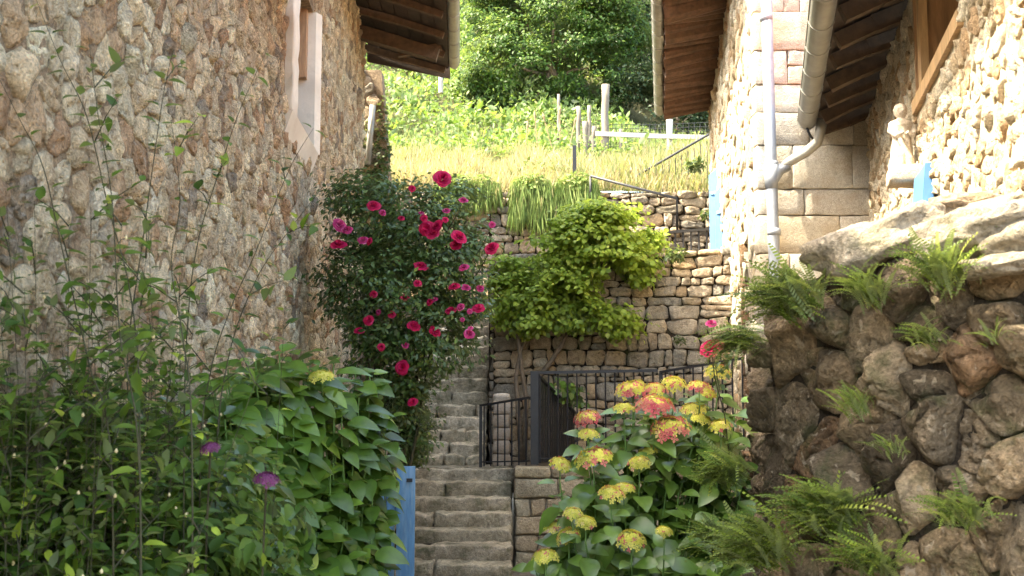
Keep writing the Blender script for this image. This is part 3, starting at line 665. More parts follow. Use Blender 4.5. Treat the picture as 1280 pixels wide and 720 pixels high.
# blue shutters at the terrace door
for (ya, yb, dd, zz0, zz1) in ((16.2, 16.25, .14, 3.5, 5.15), (15.3, 15.34, .10, 3.45, 4.7)):
    m = MB(); ua, ub = FR.uY(ya), FR.uY(yb)
    m.hexa([FR.pt(ua, 0, zz0), FR.pt(ub, 0, zz0), FR.pt(ub+.1, dd, zz0), FR.pt(ua+.1, dd, zz0), FR.pt(ua, 0, zz1), FR.pt(ub, 0, zz1), FR.pt(ub+.1, dd, zz1-.12), FR.pt(ua+.1, dd, zz1-.12)])
    shh = m.build('shutter', M_blue2, hr)
    for zz in (zz0+.2, zz1-.4):
        m = MB(); m.bar(FR.pt(ua-.02, .02, zz), FR.pt(ua+.08, dd-.02, zz), .02, .05); m.build('strap_hinge', M_blue, shh)
m = MB(); pts = [P(1018, 158, 9.8)+Vector((.07*math.cos(t), .02*math.sin(3*t), .11*math.sin(t))) for t in [2*math.pi*k/24 for k in range(60)]]; m.tube(pts, .011, 6)
m.build('cable_coil', M_iron, hr, True)
# ---- near right house
FN = Fr((.985, 0), (.2336, 1), 1)
hn = thing('stone_house', 'low sunlit house at far right with rough cream rubble wall and tiled eaves', 'house', (4.5, 6.5, GZ))
nu0, nu1 = FN.uY(3.8), FN.uY(9.98); no0, no1 = FN.uY(5.25), FN.uY(6.78)
def skn(s): return no0-.1 < s[0] < no1+.05 and 3.42 < s[1]
wn_ = wall_set(hn, 'wall', FN, nu0, nu1, 1.4, 4.28, .5, (nu0, nu1, 1.4, 4.28, .15, .105, .33, .4), PAL_BRIGHT, M_brightstone, M_mortar_b, (no0, no1, 3.50, 4.2), skn, True, gap=.010, h=(.004, .026), n=14, rough=.5, tilt=.22)
pts = [FN.pt(nu0, -.5, 0), FN.pt(nu1, -.5, 0), FN.pt(nu1, -6, 0), FN.pt(nu0, -6, 0)]; body(hn, [(p.x, p.y) for p in pts], GZ, (4.25, 4.25, 5.6, 5.6), M_mortar_b)
ev = coursed(0, 3.6, 1.4, 4.26, .2, .13); co_ = FN.pt(nu0, 0, 0)
masonry(wn_, ev, lambda x, y, d: co_-FN.n*x-FN.u*d+Vector((0, 0, y)), M_brightstone, PAL_BRIGHT, gap=.008, h=(.005, .03), n=12, name='end_stone', flip=True)
roof(hn, FN, FN.uY(3.5), FN.uY(9.93), .50, 4.42, 4.22, 5, .52, (.09, .12), .075, crooked=.05)
gutter(hn, FN, FN.uY(3.5), FN.uY(9.7), .56, 4.20, .085, .55)
wdw = MB(); wdw.hexa([FN.pt(no1-.045, .012, 3.53), FN.pt(no1+.0, .012, 3.53), FN.pt(no1+.0, -.30, 3.53), FN.pt(no1-.045, -.30, 3.53), FN.pt(no1-.045, .012, 4.22), FN.pt(no1, .012, 4.22), FN.pt(no1, -.30, 4.22), FN.pt(no1-.045, -.30, 4.22)])
wdo = wdw.build('window', M_oak, hn)
m = MB(); m.bar(FN.pt(no0-.1, -.005, 3.50), FN.pt(no1+.06, -.005, 3.50), .07, .085); m.build('sill', M_palewood, wdo)
m = MB(); m.hexa([FN.pt(no0, -.30, 3.53), FN.pt(no1, -.30, 3.53), FN.pt(no1, -.34, 3.53), FN.pt(no0, -.34, 3.53), FN.pt(no0, -.30, 4.22), FN.pt(no1, -.30, 4.22), FN.pt(no1, -.34, 4.22), FN.pt(no0, -.34, 4.22)]); m.build('blind', M_cream, wdo)
m = MB(); m.bar(FN.pt(no1-.16, -.02, 3.54), FN.pt(no1-.16, -.02, 4.22), .05, .05); m.build('frame', M_palewood, wdo)
# corbelled shelf, wedge stone, blue box on that wall
mq = MB(); su = FN.uY(6.75); rough_box(mq, lambda x, y, z: FN.pt(x, y, z), su-.13, su+.13, -.05, .20, 2.99, 3.10, (.60, .50, .38), .008, (3, 3, 2), .02); mq.build('shelf_stone', M_quoin, hn, True)
mq = MB(); a_ = FN.uY(6.9); mq.tint = (.42, .27, .15); mq.hexa([FN.pt(a_-.1, 0, 2.62), FN.pt(a_+.12, 0, 2.62), FN.pt(a_+.12, .12, 2.66), FN.pt(a_-.1, .12, 2.66), FN.pt(a_-.02, 0, 2.92), FN.pt(a_+.03, 0, 2.92), FN.pt(a_+.03, .02, 2.92), FN.pt(a_-.02, .02, 2.92)]); mq.build('wedge_stone', M_quoin, hn)
m = MB(); a_, b_ = FN.uY(6.15), FN.uY(6.62); m.hexa([FN.pt(a_, .03, 2.72), FN.pt(b_, .03, 2.72), FN.pt(b_, .09, 2.72), FN.pt(a_, .09, 2.72), FN.pt(a_, .0, 3.0), FN.pt(b_, .0, 3.0), FN.pt(b_, .06, 3.0), FN.pt(a_, .06, 3.0)]); sh_ = m.build('shutter', M_blue2, hn)
m = MB(); m.bar(FN.pt(a_+.03, .10, 2.76), FN.pt(b_-.03, .10, 2.76), .02, .04); m.build('batten', M_blue, sh_)
# ---- statue
st = MB(); sb_ = FN.pt(su-.0, .11, 3.095); st.tint = (.55, .47, .38)
prof = [(0, .056, .050), (.01, .060, .052), (.05, .056, .048), (.10, .050, .042), (.15, .044, .036), (.185, .050, .036), (.215, .060, .038), (.235, .056, .034), (.247, .022, .020), (.256, .018, .017), (.266, .026, .027), (.282, .033, .034), (.300, .034, .036), (.316, .026, .028), (.326, .010, .012)]
NN = 28; b0 = len(st.v)
for (z_, rx, ry) in prof:
    for k in range(NN):
        t = 2*math.pi*k/NN; fold = 1+(.13*math.sin(5*t+z_*14)+.06*math.sin(9*t-z_*20))*max(0, 1-z_/.22)+.03*math.sin(3*t+60*z_)
        st.vert(sb_+Vector((rx*fold*math.cos(t), ry*fold*math.sin(t), z_)))
for i in range(len(prof)-1):
    for k in range(NN): st.face((b0+i*NN+k, b0+i*NN+(k+1) % NN, b0+(i+1)*NN+(k+1) % NN, b0+(i+1)*NN+k))
st.face([b0+k for k in reversed(range(NN))]); st.face([b0+(len(prof)-1)*NN+k for k in range(NN)])
for s_ in (-1, 1):
    st.tube([sb_+Vector((s_*.045, 0, .222)), sb_+Vector((s_*.058, -.015, .185)), sb_+Vector((s_*.040, -.045, .155)), sb_+Vector((s_*.008, -.055, .172))], [.017, .017, .014, .010], 8)
st.tube([sb_+Vector((.0, -.034, .290)), sb_+Vector((0, -.041, .281))], [.006, .008], 6)
st.tube([sb_+Vector((-.035, -.02, .2)), sb_+Vector((-.02, -.052, .12)), sb_+Vector((.02, -.06, .04)), sb_+Vector((.03, -.055, .01))], [.012, .012, .014, .012], 8)
sto = (setattr(st, 'v', [tuple(sb_+(Vector(v)-sb_)*1.28) for v in st.v]), st.build('statue', M_statue, None, True, True))[1]; tag(sto, 'small pale stone figure in draped robes on the stone shelf under the eaves', 'statue')
md = sto.modifiers.new('remesh', 'REMESH'); md.mode = 'VOXEL'; md.voxel_size = .0045; md.use_smooth_shade = True
# ================================================================ retaining walls
def free_wall(name, label, A, B, z0, z1, th, sw, sh, pal, mat, mortar, h=(.03, .07), cat='wall', end=None, ztop=None, **kw):
    fr = Fr(A, (B[0]-A[0], B[1]-A[1]), -1); L = math.hypot(B[0]-A[0], B[1]-A[1])
    r = thing(name, label, cat, ((A[0]+B[0])/2, (A[1]+B[1])/2, z0))
    m = MB(); m.hexa([fr.pt(0, 0, z0), fr.pt(L, 0, z0), fr.pt(L, -th, z0), fr.pt(0, -th, z0), fr.pt(0, 0, z1), fr.pt(L, 0, z1), fr.pt(L, -th, z1), fr.pt(0, -th, z1)]); wl = m.build('wall', mortar, r)
    cells = coursed(0, L, z0, z1, sw, sh); masonry(wl, cells, lambda x, y, d: fr.pt(x, d, y), mat, pal, gap=kw.pop('gap', .005), h=h, **kw)
    return r, wl, fr, L
rw, wl1, f1, L1 = free_wall('retaining_wall', 'sunlit dry stone retaining wall under the leafy lime bush', (-.24, 14.25), (2.9, 13.55), LZ-.05, TZ+.02, .35, .25, .15, PAL_DRY, M_drystone, M_soil, (.03, .055), gap=.004, n=13, rough=.2, tilt=.18)
f1s = Fr((-.24, 14.25), (0.02, 1), 1)
cells = coursed(0, 4.2, LZ, TZ, .28, .17); masonry(wl1, cells, lambda x, y, d: f1s.pt(x, d, y), M_drystone, PAL_GREY, gap=.009, h=(.03, .06), flip=True, name='side_stone')
u = 0
while u < L1:                                           # rough coping
    wv = random.uniform(.18, .4); mq = MB(); rough_box(mq, lambda x, y, z: f1.pt(x, y, z), u+.006, min(L1, u+wv)-.006, -.33, .07, TZ+.02, TZ+.07+random.random()*.05, random.choice(PAL_DRY), .014, (3, 2, 1), .02); mq.build('coping_stone', M_drystone, rw, True); u += wv
rw2, wl2, f2, L2 = free_wall('retaining_wall', 'upper field wall of grey stone below the dry grass', (-4.2, 19.6), (6, 19.6), 2.6, 5.40, .4, .30, .19, PAL_GREY+PAL_DRY, M_drystone, M_soil, (.04, .10), n=12)
# block wall right of the lower stairs
bw = thing('block_wall', 'low wall of squared stone blocks beside the lower stairs', 'wall', (.6, 12.4, GZ))
m = MB(); m.box((.045, 12.42, GZ), (2.2, 12.56, LZ-.02)); core = m.build('core', M_mortar_q, bw)
zr = [GZ, -.02, .17, .36, .56, .78, LZ+.035]
brows = [[641, 700, 760], [641, 672, 720, 790], [641, 690, 760], [641, 663, 682, 740], [641, 697, 750], [641, 688, 745]]
for i in range(6):
    xs_ = list(brows[i])
    while xs_[-1] < 880: xs_.append(xs_[-1]+random.randint(28, 60))
    for xa, xb in zip(xs_, xs_[1:]):
        ax = .03 if xa == 641 else P(xa, 600, 12.4).x; bxx = P(xb, 600, 12.4).x; mq = MB()
        rough_box(mq, lambda x, y, z: Vector((x, y, z)), ax+.006, bxx-.006, 12.33+random.uniform(-.02, .01), 12.55, zr[i]+.007, zr[i+1]-.007, shade(random.choice(PAL_WARM[:6]), .55, .78), .014, (3, 1, 2), .02); mq.build('block', M_drystone, bw, True)
# ================================================================ stairs
stc = thing('stone_staircase', 'straight flight of worn stone steps between the blue gate and the block wall', 'stairs', (-.6, 11.8, GZ))
tops = [727, 705, 683, 663, 642, 623, 603, 587]
for i, ty in enumerate(tops):
    Y0 = 10.7+.32*i; z1 = P(560, ty, Y0).z; xl = -1.35; xr = .0 if i < 7 else .03; cut = random.uniform(-.85, -.35)
    zl = P(560, tops[i-1], Y0-.32).z-.06 if i else GZ
    segs = [(xl, cut), (cut, xr)] if i in (1, 4, 6) else [(xl, xr)]
    for (xa, xb) in segs:
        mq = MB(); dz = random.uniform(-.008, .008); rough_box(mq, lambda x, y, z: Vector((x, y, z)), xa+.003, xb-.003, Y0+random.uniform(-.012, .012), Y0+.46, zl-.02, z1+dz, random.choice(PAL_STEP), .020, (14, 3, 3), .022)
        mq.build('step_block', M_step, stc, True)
m = MB(); m.hexa([(-1.6, 10.9, GZ), (0, 10.9, GZ), (0, 13.3, GZ), (-1.6, 13.3, GZ), (-1.6, 10.9, GZ+.04), (0, 10.9, GZ+.04), (0, 13.3, .82), (-1.6, 13.3, .82)]); m.build('base', M_soil, stc)
st2 = thing('stone_staircase', 'steep rough upper flight of narrow rubble steps climbing behind the railing', 'stairs', (-.8, 15, LZ-.1))
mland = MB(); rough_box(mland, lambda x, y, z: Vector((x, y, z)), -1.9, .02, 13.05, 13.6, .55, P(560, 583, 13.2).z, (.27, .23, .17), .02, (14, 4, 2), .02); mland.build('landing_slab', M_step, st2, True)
tops2 = [570, 553, 538, 522, 505, 489, 473, 458, 445, 432, 420, 408, 398, 388]
for i, ty in enumerate(tops2):
    Y0 = 13.42+.27*i; z1 = P(560, ty, Y0).z; zl = P(560, (tops2[i-1] if i else 583), Y0-.27).z-.05; x = -1.75
    while x < -.36:
        wv = random.uniform(.22, .55); xb = min(x+wv, -.33)
        if -.33-xb < .15: xb = -.33
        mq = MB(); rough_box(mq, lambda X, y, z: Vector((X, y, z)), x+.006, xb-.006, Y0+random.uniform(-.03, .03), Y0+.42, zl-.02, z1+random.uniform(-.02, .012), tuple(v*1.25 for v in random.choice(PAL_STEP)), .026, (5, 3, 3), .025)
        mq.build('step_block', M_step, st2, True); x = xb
m = MB(); m.hexa([(-1.8, 13.5, .4), (-.33, 13.5, .4), (-.33, 17.2, .4), (-1.8, 17.2, .4), (-1.8, 13.5, .75), (-.33, 13.5, .75), (-.33, 17.2, 2.95), (-1.8, 17.2, 2.95)]); m.build('base', M_soil, st2)
pl = thing('stone_pillar', 'short pale stone post with rounded top behind the low railing', 'pillar', (-.12, 13.25, LZ))
zt = P(627, 489, 13.25).z; z_ = LZ-.02; xc = P(627, 500, 13.25).x
for k in range(5):
    hh = (zt-.1-LZ)/5; mq = MB(); rough_box(mq, lambda x, y, z: Vector((x, y, z)), xc-.10, xc+.10, 13.15, 13.36, z_+.004, z_+hh-.002, (.40, .33, .27), .012, (2, 2, 2), .02); mq.build('block', M_quoin, pl, True); z_ += hh
boulder((xc, 13.25, z_+.04), (.115, .115, .06), 3, (.46, .41, .35), sub=3, amp=.12).build('cap', M_quoin, pl, True)
# ================================================================ ferny rock wall at right
FWP = [Vector(p) for p in ((1.75, 8.2), (1.60, 6.6), (1.38, 5.6), (1.20, 4.98), (1.27, 4.52), (1.47, 4.06), (1.72, 3.62), (2.15, 3.15), (2.9, 2.5))]
def crom(P_, n=14):
    out = []
    for i in range(len(P_)-1):
        a, b, c, d = P_[max(i-1, 0)], P_[i], P_[i+1], P_[min(i+2, len(P_)-1)]
        for k in range(n):
            t = k/n; out.append(.5*((2*b)+(c-a)*t+(2*a-5*b+4*c-d)*t*t+(3*b-3*c+d-a)*t**3))
    return out+[P_[-1]]
FC = crom(FWP); FL_ = [0]
for a, b in zip(FC, FC[1:]): FL_.append(FL_[-1]+(b-a).length)
FLEN = FL_[-1]
def fwall(u, z, d=0):
    u = min(max(u, 0), FLEN-1e-4); i = max(0, np.searchsorted(FL_, u, side='right')-1); i = min(i, len(FC)-2)
    f = (u-FL_[i])/(FL_[i+1]-FL_[i]); p = FC[i].lerp(FC[i+1], f); i0, i1 = max(0, i-5), min(len(FC)-1, i+6); t = (FC[i1]-FC[i0]).normalized(); nn = Vector((t.y, -t.x))
    if nn.dot(Vector((-1, -.4))) < 0: nn = -nn
    q = p+nn*(d+(2.2-z)*.05); return Vector((q.x, q.y, z))
us_ = np.linspace(0, FLEN, 120); zs_ = np.linspace(.2, 2.9, 80)
GRID = [(u, z, proj(fwall(u, z))) for u in us_ for z in zs_]
GRID = [(u, z, q[0], q[1]) for u, z, q in GRID if q and u > 2.9]
def uz(px, py): g = min(GRID, key=lambda t: (t[2]-px)**2+(t[3]-py)**2); return g[0], g[1]
TOPC = [(uz(931, 432)[0], 1.86), (uz(962, 398)[0], 1.96), (uz(1000, 362)[0], 2.08), (uz(1060, 330)[0], 2.16), (uz(1160, 335)[0], 2.12), (uz(1280, 325)[0], 2.10)]
def ftop(u): return float(np.interp(u, [0, 2.0]+[t[0] for t in TOPC]+[FLEN], [1.2, 1.7]+[t[1] for t in TOPC]+[2.1]))
fw = thing('rock_wall', 'rough brown rock wall at lower right sprouting fern tufts', 'wall', (1.4, 4.4, GZ))
mb = MB(); un = 60
for i in range(un+1):
    u = FLEN*i/un; zt = ftop(u)
    for k in range(12): mb.vert(fwall(u, GZ+(zt-.03-GZ)*k/11, -.015+.02*noise.noise(Vector((u*3, k, 0)))))
    for dd, dz in ((-.35, -.02), (-.9, -.05)): q = fwall(u, zt, dd); mb.vert((q.x, q.y, zt+dz))
for i in range(un):
    for k in range(13): a = i*14+k; mb.face((a, a+14, a+15, a+1))
core = mb.build('earth_core', M_soil, fw, True)
rk = [(1090, 420), (1155, 408), (1000, 520), (962, 470), (1030, 470), (1085, 535), (1165, 475), (1215, 440), (1262, 500), (1150, 612), (1205, 620), (1050, 600), (1215, 555), (1272, 680), (1090, 690), (965, 610), (1190, 690), (1250, 405), (1130, 365), (1195, 372), (1045, 395), (940, 520), (950, 560), (1000, 650), (1280, 590), (1330, 640), (1340, 540), (1330, 450), (1320, 380), (1010, 715), (1140, 740), (945, 690), (1060, 350), (1000, 420), (1255, 350), (1120, 570), (1290, 440), (935, 445), (1235, 655), (1175, 545), (1025, 555), (1110, 470), (1160, 440)]
seeds = [uz(*p) for p in rk]
for s_ in course_seeds(0, 2.9, GZ, 1.9, .34, .24)+course_seeds(2.9, FLEN, GZ, .75, .34, .24)+course_seeds(seeds[26][0]+.22, FLEN, .7, 2.2, .34, .26):
    if all(math.hypot(s_[0]-t[0], s_[1]-t[1]) > .15 for t in seeds): seeds.append(s_)
cells = vor(seeds, (0, FLEN, GZ, 2.35))
RR = ((1, -.35), (1.0, .12), (.98, .45), (.91, .72), (.80, .88), (.64, .97), (.46, 1.0), (.24, 1.02))
for (sx_, sz_), poly in cells:
    if sz_ > ftop(sx_)+.05: continue
    poly = [(x, min(y, ftop(x)+.06)) for x, y in poly]
    m = MB(); rock(m, poly, fwall, .006, random.uniform(.03, .15), shade(random.choice(PAL_ROCK), .75, 1.3), slope=1.5, wp=.15); m.build('rock', M_rock, fw, True)
for (px_, py_, Yv, r, rz, tl, sd_, col) in (
        (1096, 306, 4.22, (.29, .18, .105), -.95, (-.20, .25), 1, (.34, .28, .21)), (1232, 290, 3.72, (.25, .17, .10), -.95, (-.05, .1), 2, (.30, .255, .20)),
        (1205, 264, 4.35, (.17, .15, .065), -.3, (-.1, 0), 3, (.34, .25, .17)), (1262, 330, 3.60, (.15, .12, .04), -.9, (-.05, .1), 4, (.34, .28, .21)),
        (1330, 300, 3.6, (.28, .2, .11), -.6, (-.1, .1), 5, (.30, .25, .19)), (1005, 378, 4.95, (.14, .16, .07), -.2, (-.5, 0), 6, (.27, .21, .15)),
        (1270, 262, 4.25, (.22, .16, .05), -.6, (-.15, 0), 8, (.36, .29, .21)), (1060, 345, 4.6, (.12, .15, .06), -.2, (-.5, 0), 9, (.28, .22, .16)), (968, 436, 4.95, (.10, .15, .09), .2, (-.3, 0), 10, (.22, .18, .13))):
    boulder(P(px_, py_, Yv), r, sd_, col, rz, tl, 4, .26, .6).build('capping_boulder', M_cap, fw, True)
# ---- ferns
def frond_tpl(curl=.8, rise=.35, wd=.135, n=15):
    V = []; F = []
    cen = lambda t: Vector((.06*math.sin(t*3)*t, t*(1-.12*t), rise*t-curl*t*t))
    for i in range(n):
        t = (i+.6)/(n+.6); t2 = t+.6/n; a, b = cen(t), cen(min(t2, 1)); w_ = wd/2*(math.sin(math.pi*min(1, t*.92+.06))**.6)
        for s in (-1, 1):
            k = len(V); V += [a, b, Vector((s*w_, b.y+.50*w_, (a.z+b.z)/2-.14*w_)), Vector((s*w_*.95, a.y+.45*w_, a.z-.12*w_))]; F += [(k, k+1, k+2), (k, k+2, k+3)] if s < 0 else [(k, k+2, k+1), (k, k+3, k+2)]
    pts = [cen(i/6) for i in range(7)]
    for i in range(6):
        a, b = pts[i], pts[i+1]; k = len(V); e = .007*(1-i/7); V += [a+Vector((-e, 0, .001)), a+Vector((e, 0, .001)), b+Vector((0, 0, .001))]; F.append((k, k+1, k+2))
    return np.array([tuple(v) for v in V]), np.array(F)
FT = [frond_tpl(.55, .25, .10), frond_tpl(.85, .35, .09), frond_tpl(.3, .1, .10)]; FTM = [npmesh('frond', t[0], t[1], L_fern) for t in FT]
def fern(px, py, n, L, bias, label, spread=1.0, dd=.15):
    n = int(n*2.6); L *= 1.0
    u, z = uz(px, py); c = fwall(u, z, dd); nn = (fwall(u, z, 1)-fwall(u, z, 0)).normalized()
    o = thing('fern', label, 'fern', c, 'fern tufts growing out of the rock wall')
    for k in range(n):
        a = random.gauss(0, .6)*spread; el = random.uniform(.35, 1.3); tang = Vector((-nn.y, nn.x, 0))
        if tang.x > 0: tang = -tang
        d = (nn*(.55+random.random()*.3)*math.cos(a)+tang*(math.sin(a)+bias[0])*.9+Vector((0, 0, el*.75+bias[1]))).normalized()
        s = L*random.uniform(.55, 1.15); p = c+Vector((random.gauss(0, .22), random.gauss(0, .22), random.gauss(0, .16)))*L*.75*spread
        up = (Vector((0, 0, 1))+nn*.3+Vector((random.gauss(0, .25), random.gauss(0, .25), 0))).normalized(); side = d.cross(up).normalized(); nr = side.cross(d)
        M = Matrix((side, d, nr)).transposed().to_4x4() @ Matrix.Diagonal((s, s, s, 1)); M.translation = p-W[o.name]
        f = bpy.data.objects.new('frond', random.choice(FTM)); C.objects.link(f); f.parent = o; f.matrix_basis = M
for a in ((1040, 385, 150, .24, (.55, .05), 'biggest fern tuft, dense and shaggy, at upper left edge of the rock wall'),
          (985, 430, 60, .22, (.8, -.5), 'fern tuft drooping down the left edge of the rock wall below the biggest one'),
          (1130, 380, 34, .18, (.1, .35), 'upright fern tuft just under the long pale capping boulder'),
          (1218, 352, 46, .20, (.0, .35), 'wide fern tuft under the right capping boulders', 1.3),
          (1208, 430, 20, .13, (.1, .1), 'small fern tuft in the joint below the wide tuft at right'),
          (1112, 515, 20, .14, (.1, .35), 'small upright fern tuft alone in the middle of the rock wall'),
          (1095, 650, 110, .24, (.35, .05), 'large dark fern tuft at the bottom centre of the rock wall', 1.1),
          (1010, 690, 110, .25, (.5, -.05), 'large fern tuft spreading at the bottom left of the rock wall', 1.2),
          (935, 600, 60, .24, (.7, -.1), 'light green fern tuft on the left edge next to the hydrangea'),
          (1240, 645, 34, .17, (.0, .1), 'fern tuft at bottom right between two pale rocks'),
          (1160, 560, 12, .11, (.3, .3), 'tiny fern tuft between the middle rocks above the large dark one'),
          (1140, 705, 50, .20, (.1, .1), 'fern tuft at the foot of the rock wall right of the spreading one'),
          (945, 690, 60, .24, (.6, 0), 'fern tuft at the very bottom left corner of the rock wall'),
          (1272, 425, 9, .09, (0, .2), 'tiny fern tuft at the right edge beside brown dry leaves')):
    fern(a[0], a[1], a[2], a[3], a[4], a[5], *(a[6:]))
# ================================================================ iron railings
def railing(name, label, A, B, za, zb, ba, bb, n, group=None, bar=.017, posts=(0,), rail=.045, foot=True, flat=None, cat='railing'):
    A, B = Vector((A[0], A[1], 0)), Vector((B[0], B[1], 0)); r = thing(name, label, cat, (A+B)/2+Vector((0, 0, min(ba, bb))), group); Z = lambda f, a, b: A.lerp(B, f)+Vector((0, 0, a+(b-a)*f))
    m = MB(); m.bar(Z(0, za, zb), Z(1, za, zb), rail, rail*.55); m.build('top_rail', M_iron, r)
    if foot: m = MB(); m.bar(Z(0, ba+.06, bb+.06), Z(1, ba+.06, bb+.06), .022, .014); m.build('bottom_rail', M_iron, r)
    for k in range(n):
        f = (k+.5)/n; m = MB()
        if flat: m.bar(Z(f, ba, bb), Z(f, za-.012, zb-.012), flat, .006, (B-A).cross(Vector((0, 0, 1))))
        else: m.tube([Z(f, ba+.01, bb+.01), Z(f, za-.01, zb-.01)], bar/2*1.2, 6)
        m.build('bar', M_iron, r)
    for f in posts: m = MB(); m.bar(Z(f, ba, bb), Z(f, za+.01, zb+.01), .035, .035); m.build('post', M_iron, r)
    return r
q0, q1 = P(601, 507, 13.1), P(662, 497, 12.62); railing('iron_railing', 'low black iron railing at the top of the lower stairs', (q0.x, q0.y), (q1.x, q1.y), q0.z, q1.z, .86, .90, 7)
q0, q1 = P(668, 466, 12.6), P(822, 463, 12.5); r_ = railing('iron_railing', 'long black iron railing on the block wall above the stairs', (q0.x, q0.y), (q1.x, q1.y), q0.z, q1.z, .93, .93, 13, rail=.06)
m = MB(); q = P(668, 466, 12.58); m.hexa([(q.x-.045, q.y-.03, .92), (q.x+.045, q.y-.03, .92), (q.x+.045, q.y+.03, .92), (q.x-.045, q.y+.03, .92), (q.x-.045, q.y-.03, q.z+.02), (q.x+.045, q.y-.03, q.z+.02), (q.x+.045, q.y+.03, q.z+.02), (q.x-.045, q.y+.03, q.z+.02)]); m.build('end_post', M_iron, r_)
q0, q1 = P(674, 471, 12.75), P(719, 517, 14.0); railing('iron_gate', 'dark iron gate leaf standing open behind the long railing', (q0.x, q0.y), (q1.x, q1.y), q0.z, q1.z, .93, .93, 16, flat=.062, posts=(0, 1), cat='gate')
q0, q1 = P(826, 465, 12.45), P(934, 447, 11.6); railing('iron_railing', 'black iron railing rising behind the yellow hydrangea towards the right', (q0.x, q0.y), (q1.x, q1.y), q0.z, q1.z, 1.0, 1.05, 9, posts=(0, 1))
q0, q1 = P(790, 294, 18.0), P(908, 285, 18.0); railing('iron_railing', 'thin dark railing on the terrace above the dry stone wall by the blue shutters', (q0.x, 18), (q1.x, 18), q0.z, q1.z, 3.5, 3.5, 12, bar=.03, rail=.08, posts=(0, 1))
q0, q1 = P(576, 341, 17.1), P(622, 339, 17.1); railing('iron_railing', 'short dark railing at the head of the rough stairs between the two bushes', (q0.x, 17.1), (q1.x, 17.1), q0.z, q1.z, 2.95, 2.95, 6, bar=.022, rail=.06)
rr = thing('handrail', 'sloping black handrail with thin bars in front of the wooden fence', 'handrail', (3, 20.2, 5.5))
q0, q1 = P(790, 223, 20.2), P(886, 168, 20.2); m = MB(); m.tube([q0, q1], .022, 8); m.build('rail', M_iron, rr)
for k in range(14):
    f = k/13; x = q0.x+.1+(q1.x+.1-q0.x)*f; m = MB(); m.tube([(x, 20.2, 5.45), (x, 20.2, q0.z+(q1.z-q0.z)*min(1, f)+.0)], .008, 5); m.build('bar', M_iron, rr)
q0, q1 = P(738, 220, 19.3), P(846, 248, 19.3); m = MB(); m.tube([q0, q1, q1+Vector((0, 0, -.6))], .024, 8); m.tube([q0, q0+Vector((0, 0, -.5))], .02, 8); tag(m.build('handrail', M_iron, None, True), 'black pipe handrail running down across the top of the upper stone wall', 'handrail')
m = MB(); m.bar(P(718, 182, 20.2), P(718, 216, 20.2), .07, .07); tag(m.build('iron_post', M_iron), 'short black iron post standing in the dry grass', 'post')
# ================================================================ wooden fence on the slope
wf = thing('wooden_fence', 'weathered rail fence with white posts and wire mesh below the dark trees', 'fence', (3, 25, 7.1))
for (pxx, y1, y2, rd, mt) in ((756, 106, 196, .10, M_greywood), (838, 150, 226, .075, M_whitewood), (723, 133, 190, .05, M_greywood), (737, 132, 188, .045, M_greywood), (732, 152, 200, .07, M_greywood), (741, 158, 198, .06, M_greywood), (698, 118, 175, .035, M_greywood), (776, 162, 190, .04, M_greywood), (900, 150, 220, .075, M_whitewood)):
    m = MB(); a, b = P(pxx, y2, 25), P(pxx+random.uniform(-1, 2), y1, 25); pts = [a.lerp(b, k/5)+Vector((random.gauss(0, .008), 0, 0)) for k in range(6)]; m.tube(pts, [rd*random.uniform(.88, 1.08) for _ in range(6)], 9); m.build('post', mt, wf, True)
for (xa, ya, xb, yb, hh) in ((744, 167, 905, 172, .11), (722, 198, 835, 206, .09)):
    m = MB(); m.bar(P(xa, ya, 24.9), P((xa+xb)/2, (ya+yb)/2+.8, 24.9), .04, hh); m.bar(P((xa+xb)/2+.5, (ya+yb)/2+.8, 24.9), P(xb, yb, 24.9), .04, hh*.93); m.build('rail', M_whitewood, wf)
m = MB()
for yy in (152, 157, 162, 180, 190): m.tube([P(740, yy+3, 25.05), P(820, yy+4, 25.05), P(905, yy, 25.05)], .006, 4, cap=False)
for xx in range(742, 905, 7): m.tube([P(xx, 154, 25.05), P(xx, 196, 25.05)], .005, 4, cap=False)
tag(m.build('wire_mesh', M_iron, wf), kind='stuff')
# ================================================================ blue gate
bg_ = thing('blue_gate', 'faded blue wooden plank gate standing open at the foot of the stairs', 'gate', (-1.0, 9.4, GZ))
for (xa, xb, y1, Yg, dz) in ((470, 481, 616, 9.55, 0), (482.5, 492.5, 606, 9.5, 0), (495, 518, 583, 9.35, 0)):
    A, B = P(xa, 720, Yg), P(xb, 720, Yg); T_ = P(xb, y1, Yg).z; mq = MB()
    rough_box(mq, lambda x, y, z: Vector((x, y, z)), A.x, B.x, Yg-.02, Yg+.02, GZ+.05, T_, (.5,)*3, .002, (2, 1, 4), .004); mq.build('plank', M_blue, bg_, True)
m = MB(); A, B = P(470, 640, 9.6), P(512, 640, 9.4); m.bar(A+Vector((0, .05, 0)), B+Vector((0, .05, 0)), .03, .08); m.build('ledge', M_blue, bg_)
m = MB(); A = P(516, 600, 9.33); m.bar(A+Vector((-.05, -.025, 0)), A+Vector((.0, -.025, 0)), .012, .03); m.build('latch', M_iron, bg_)
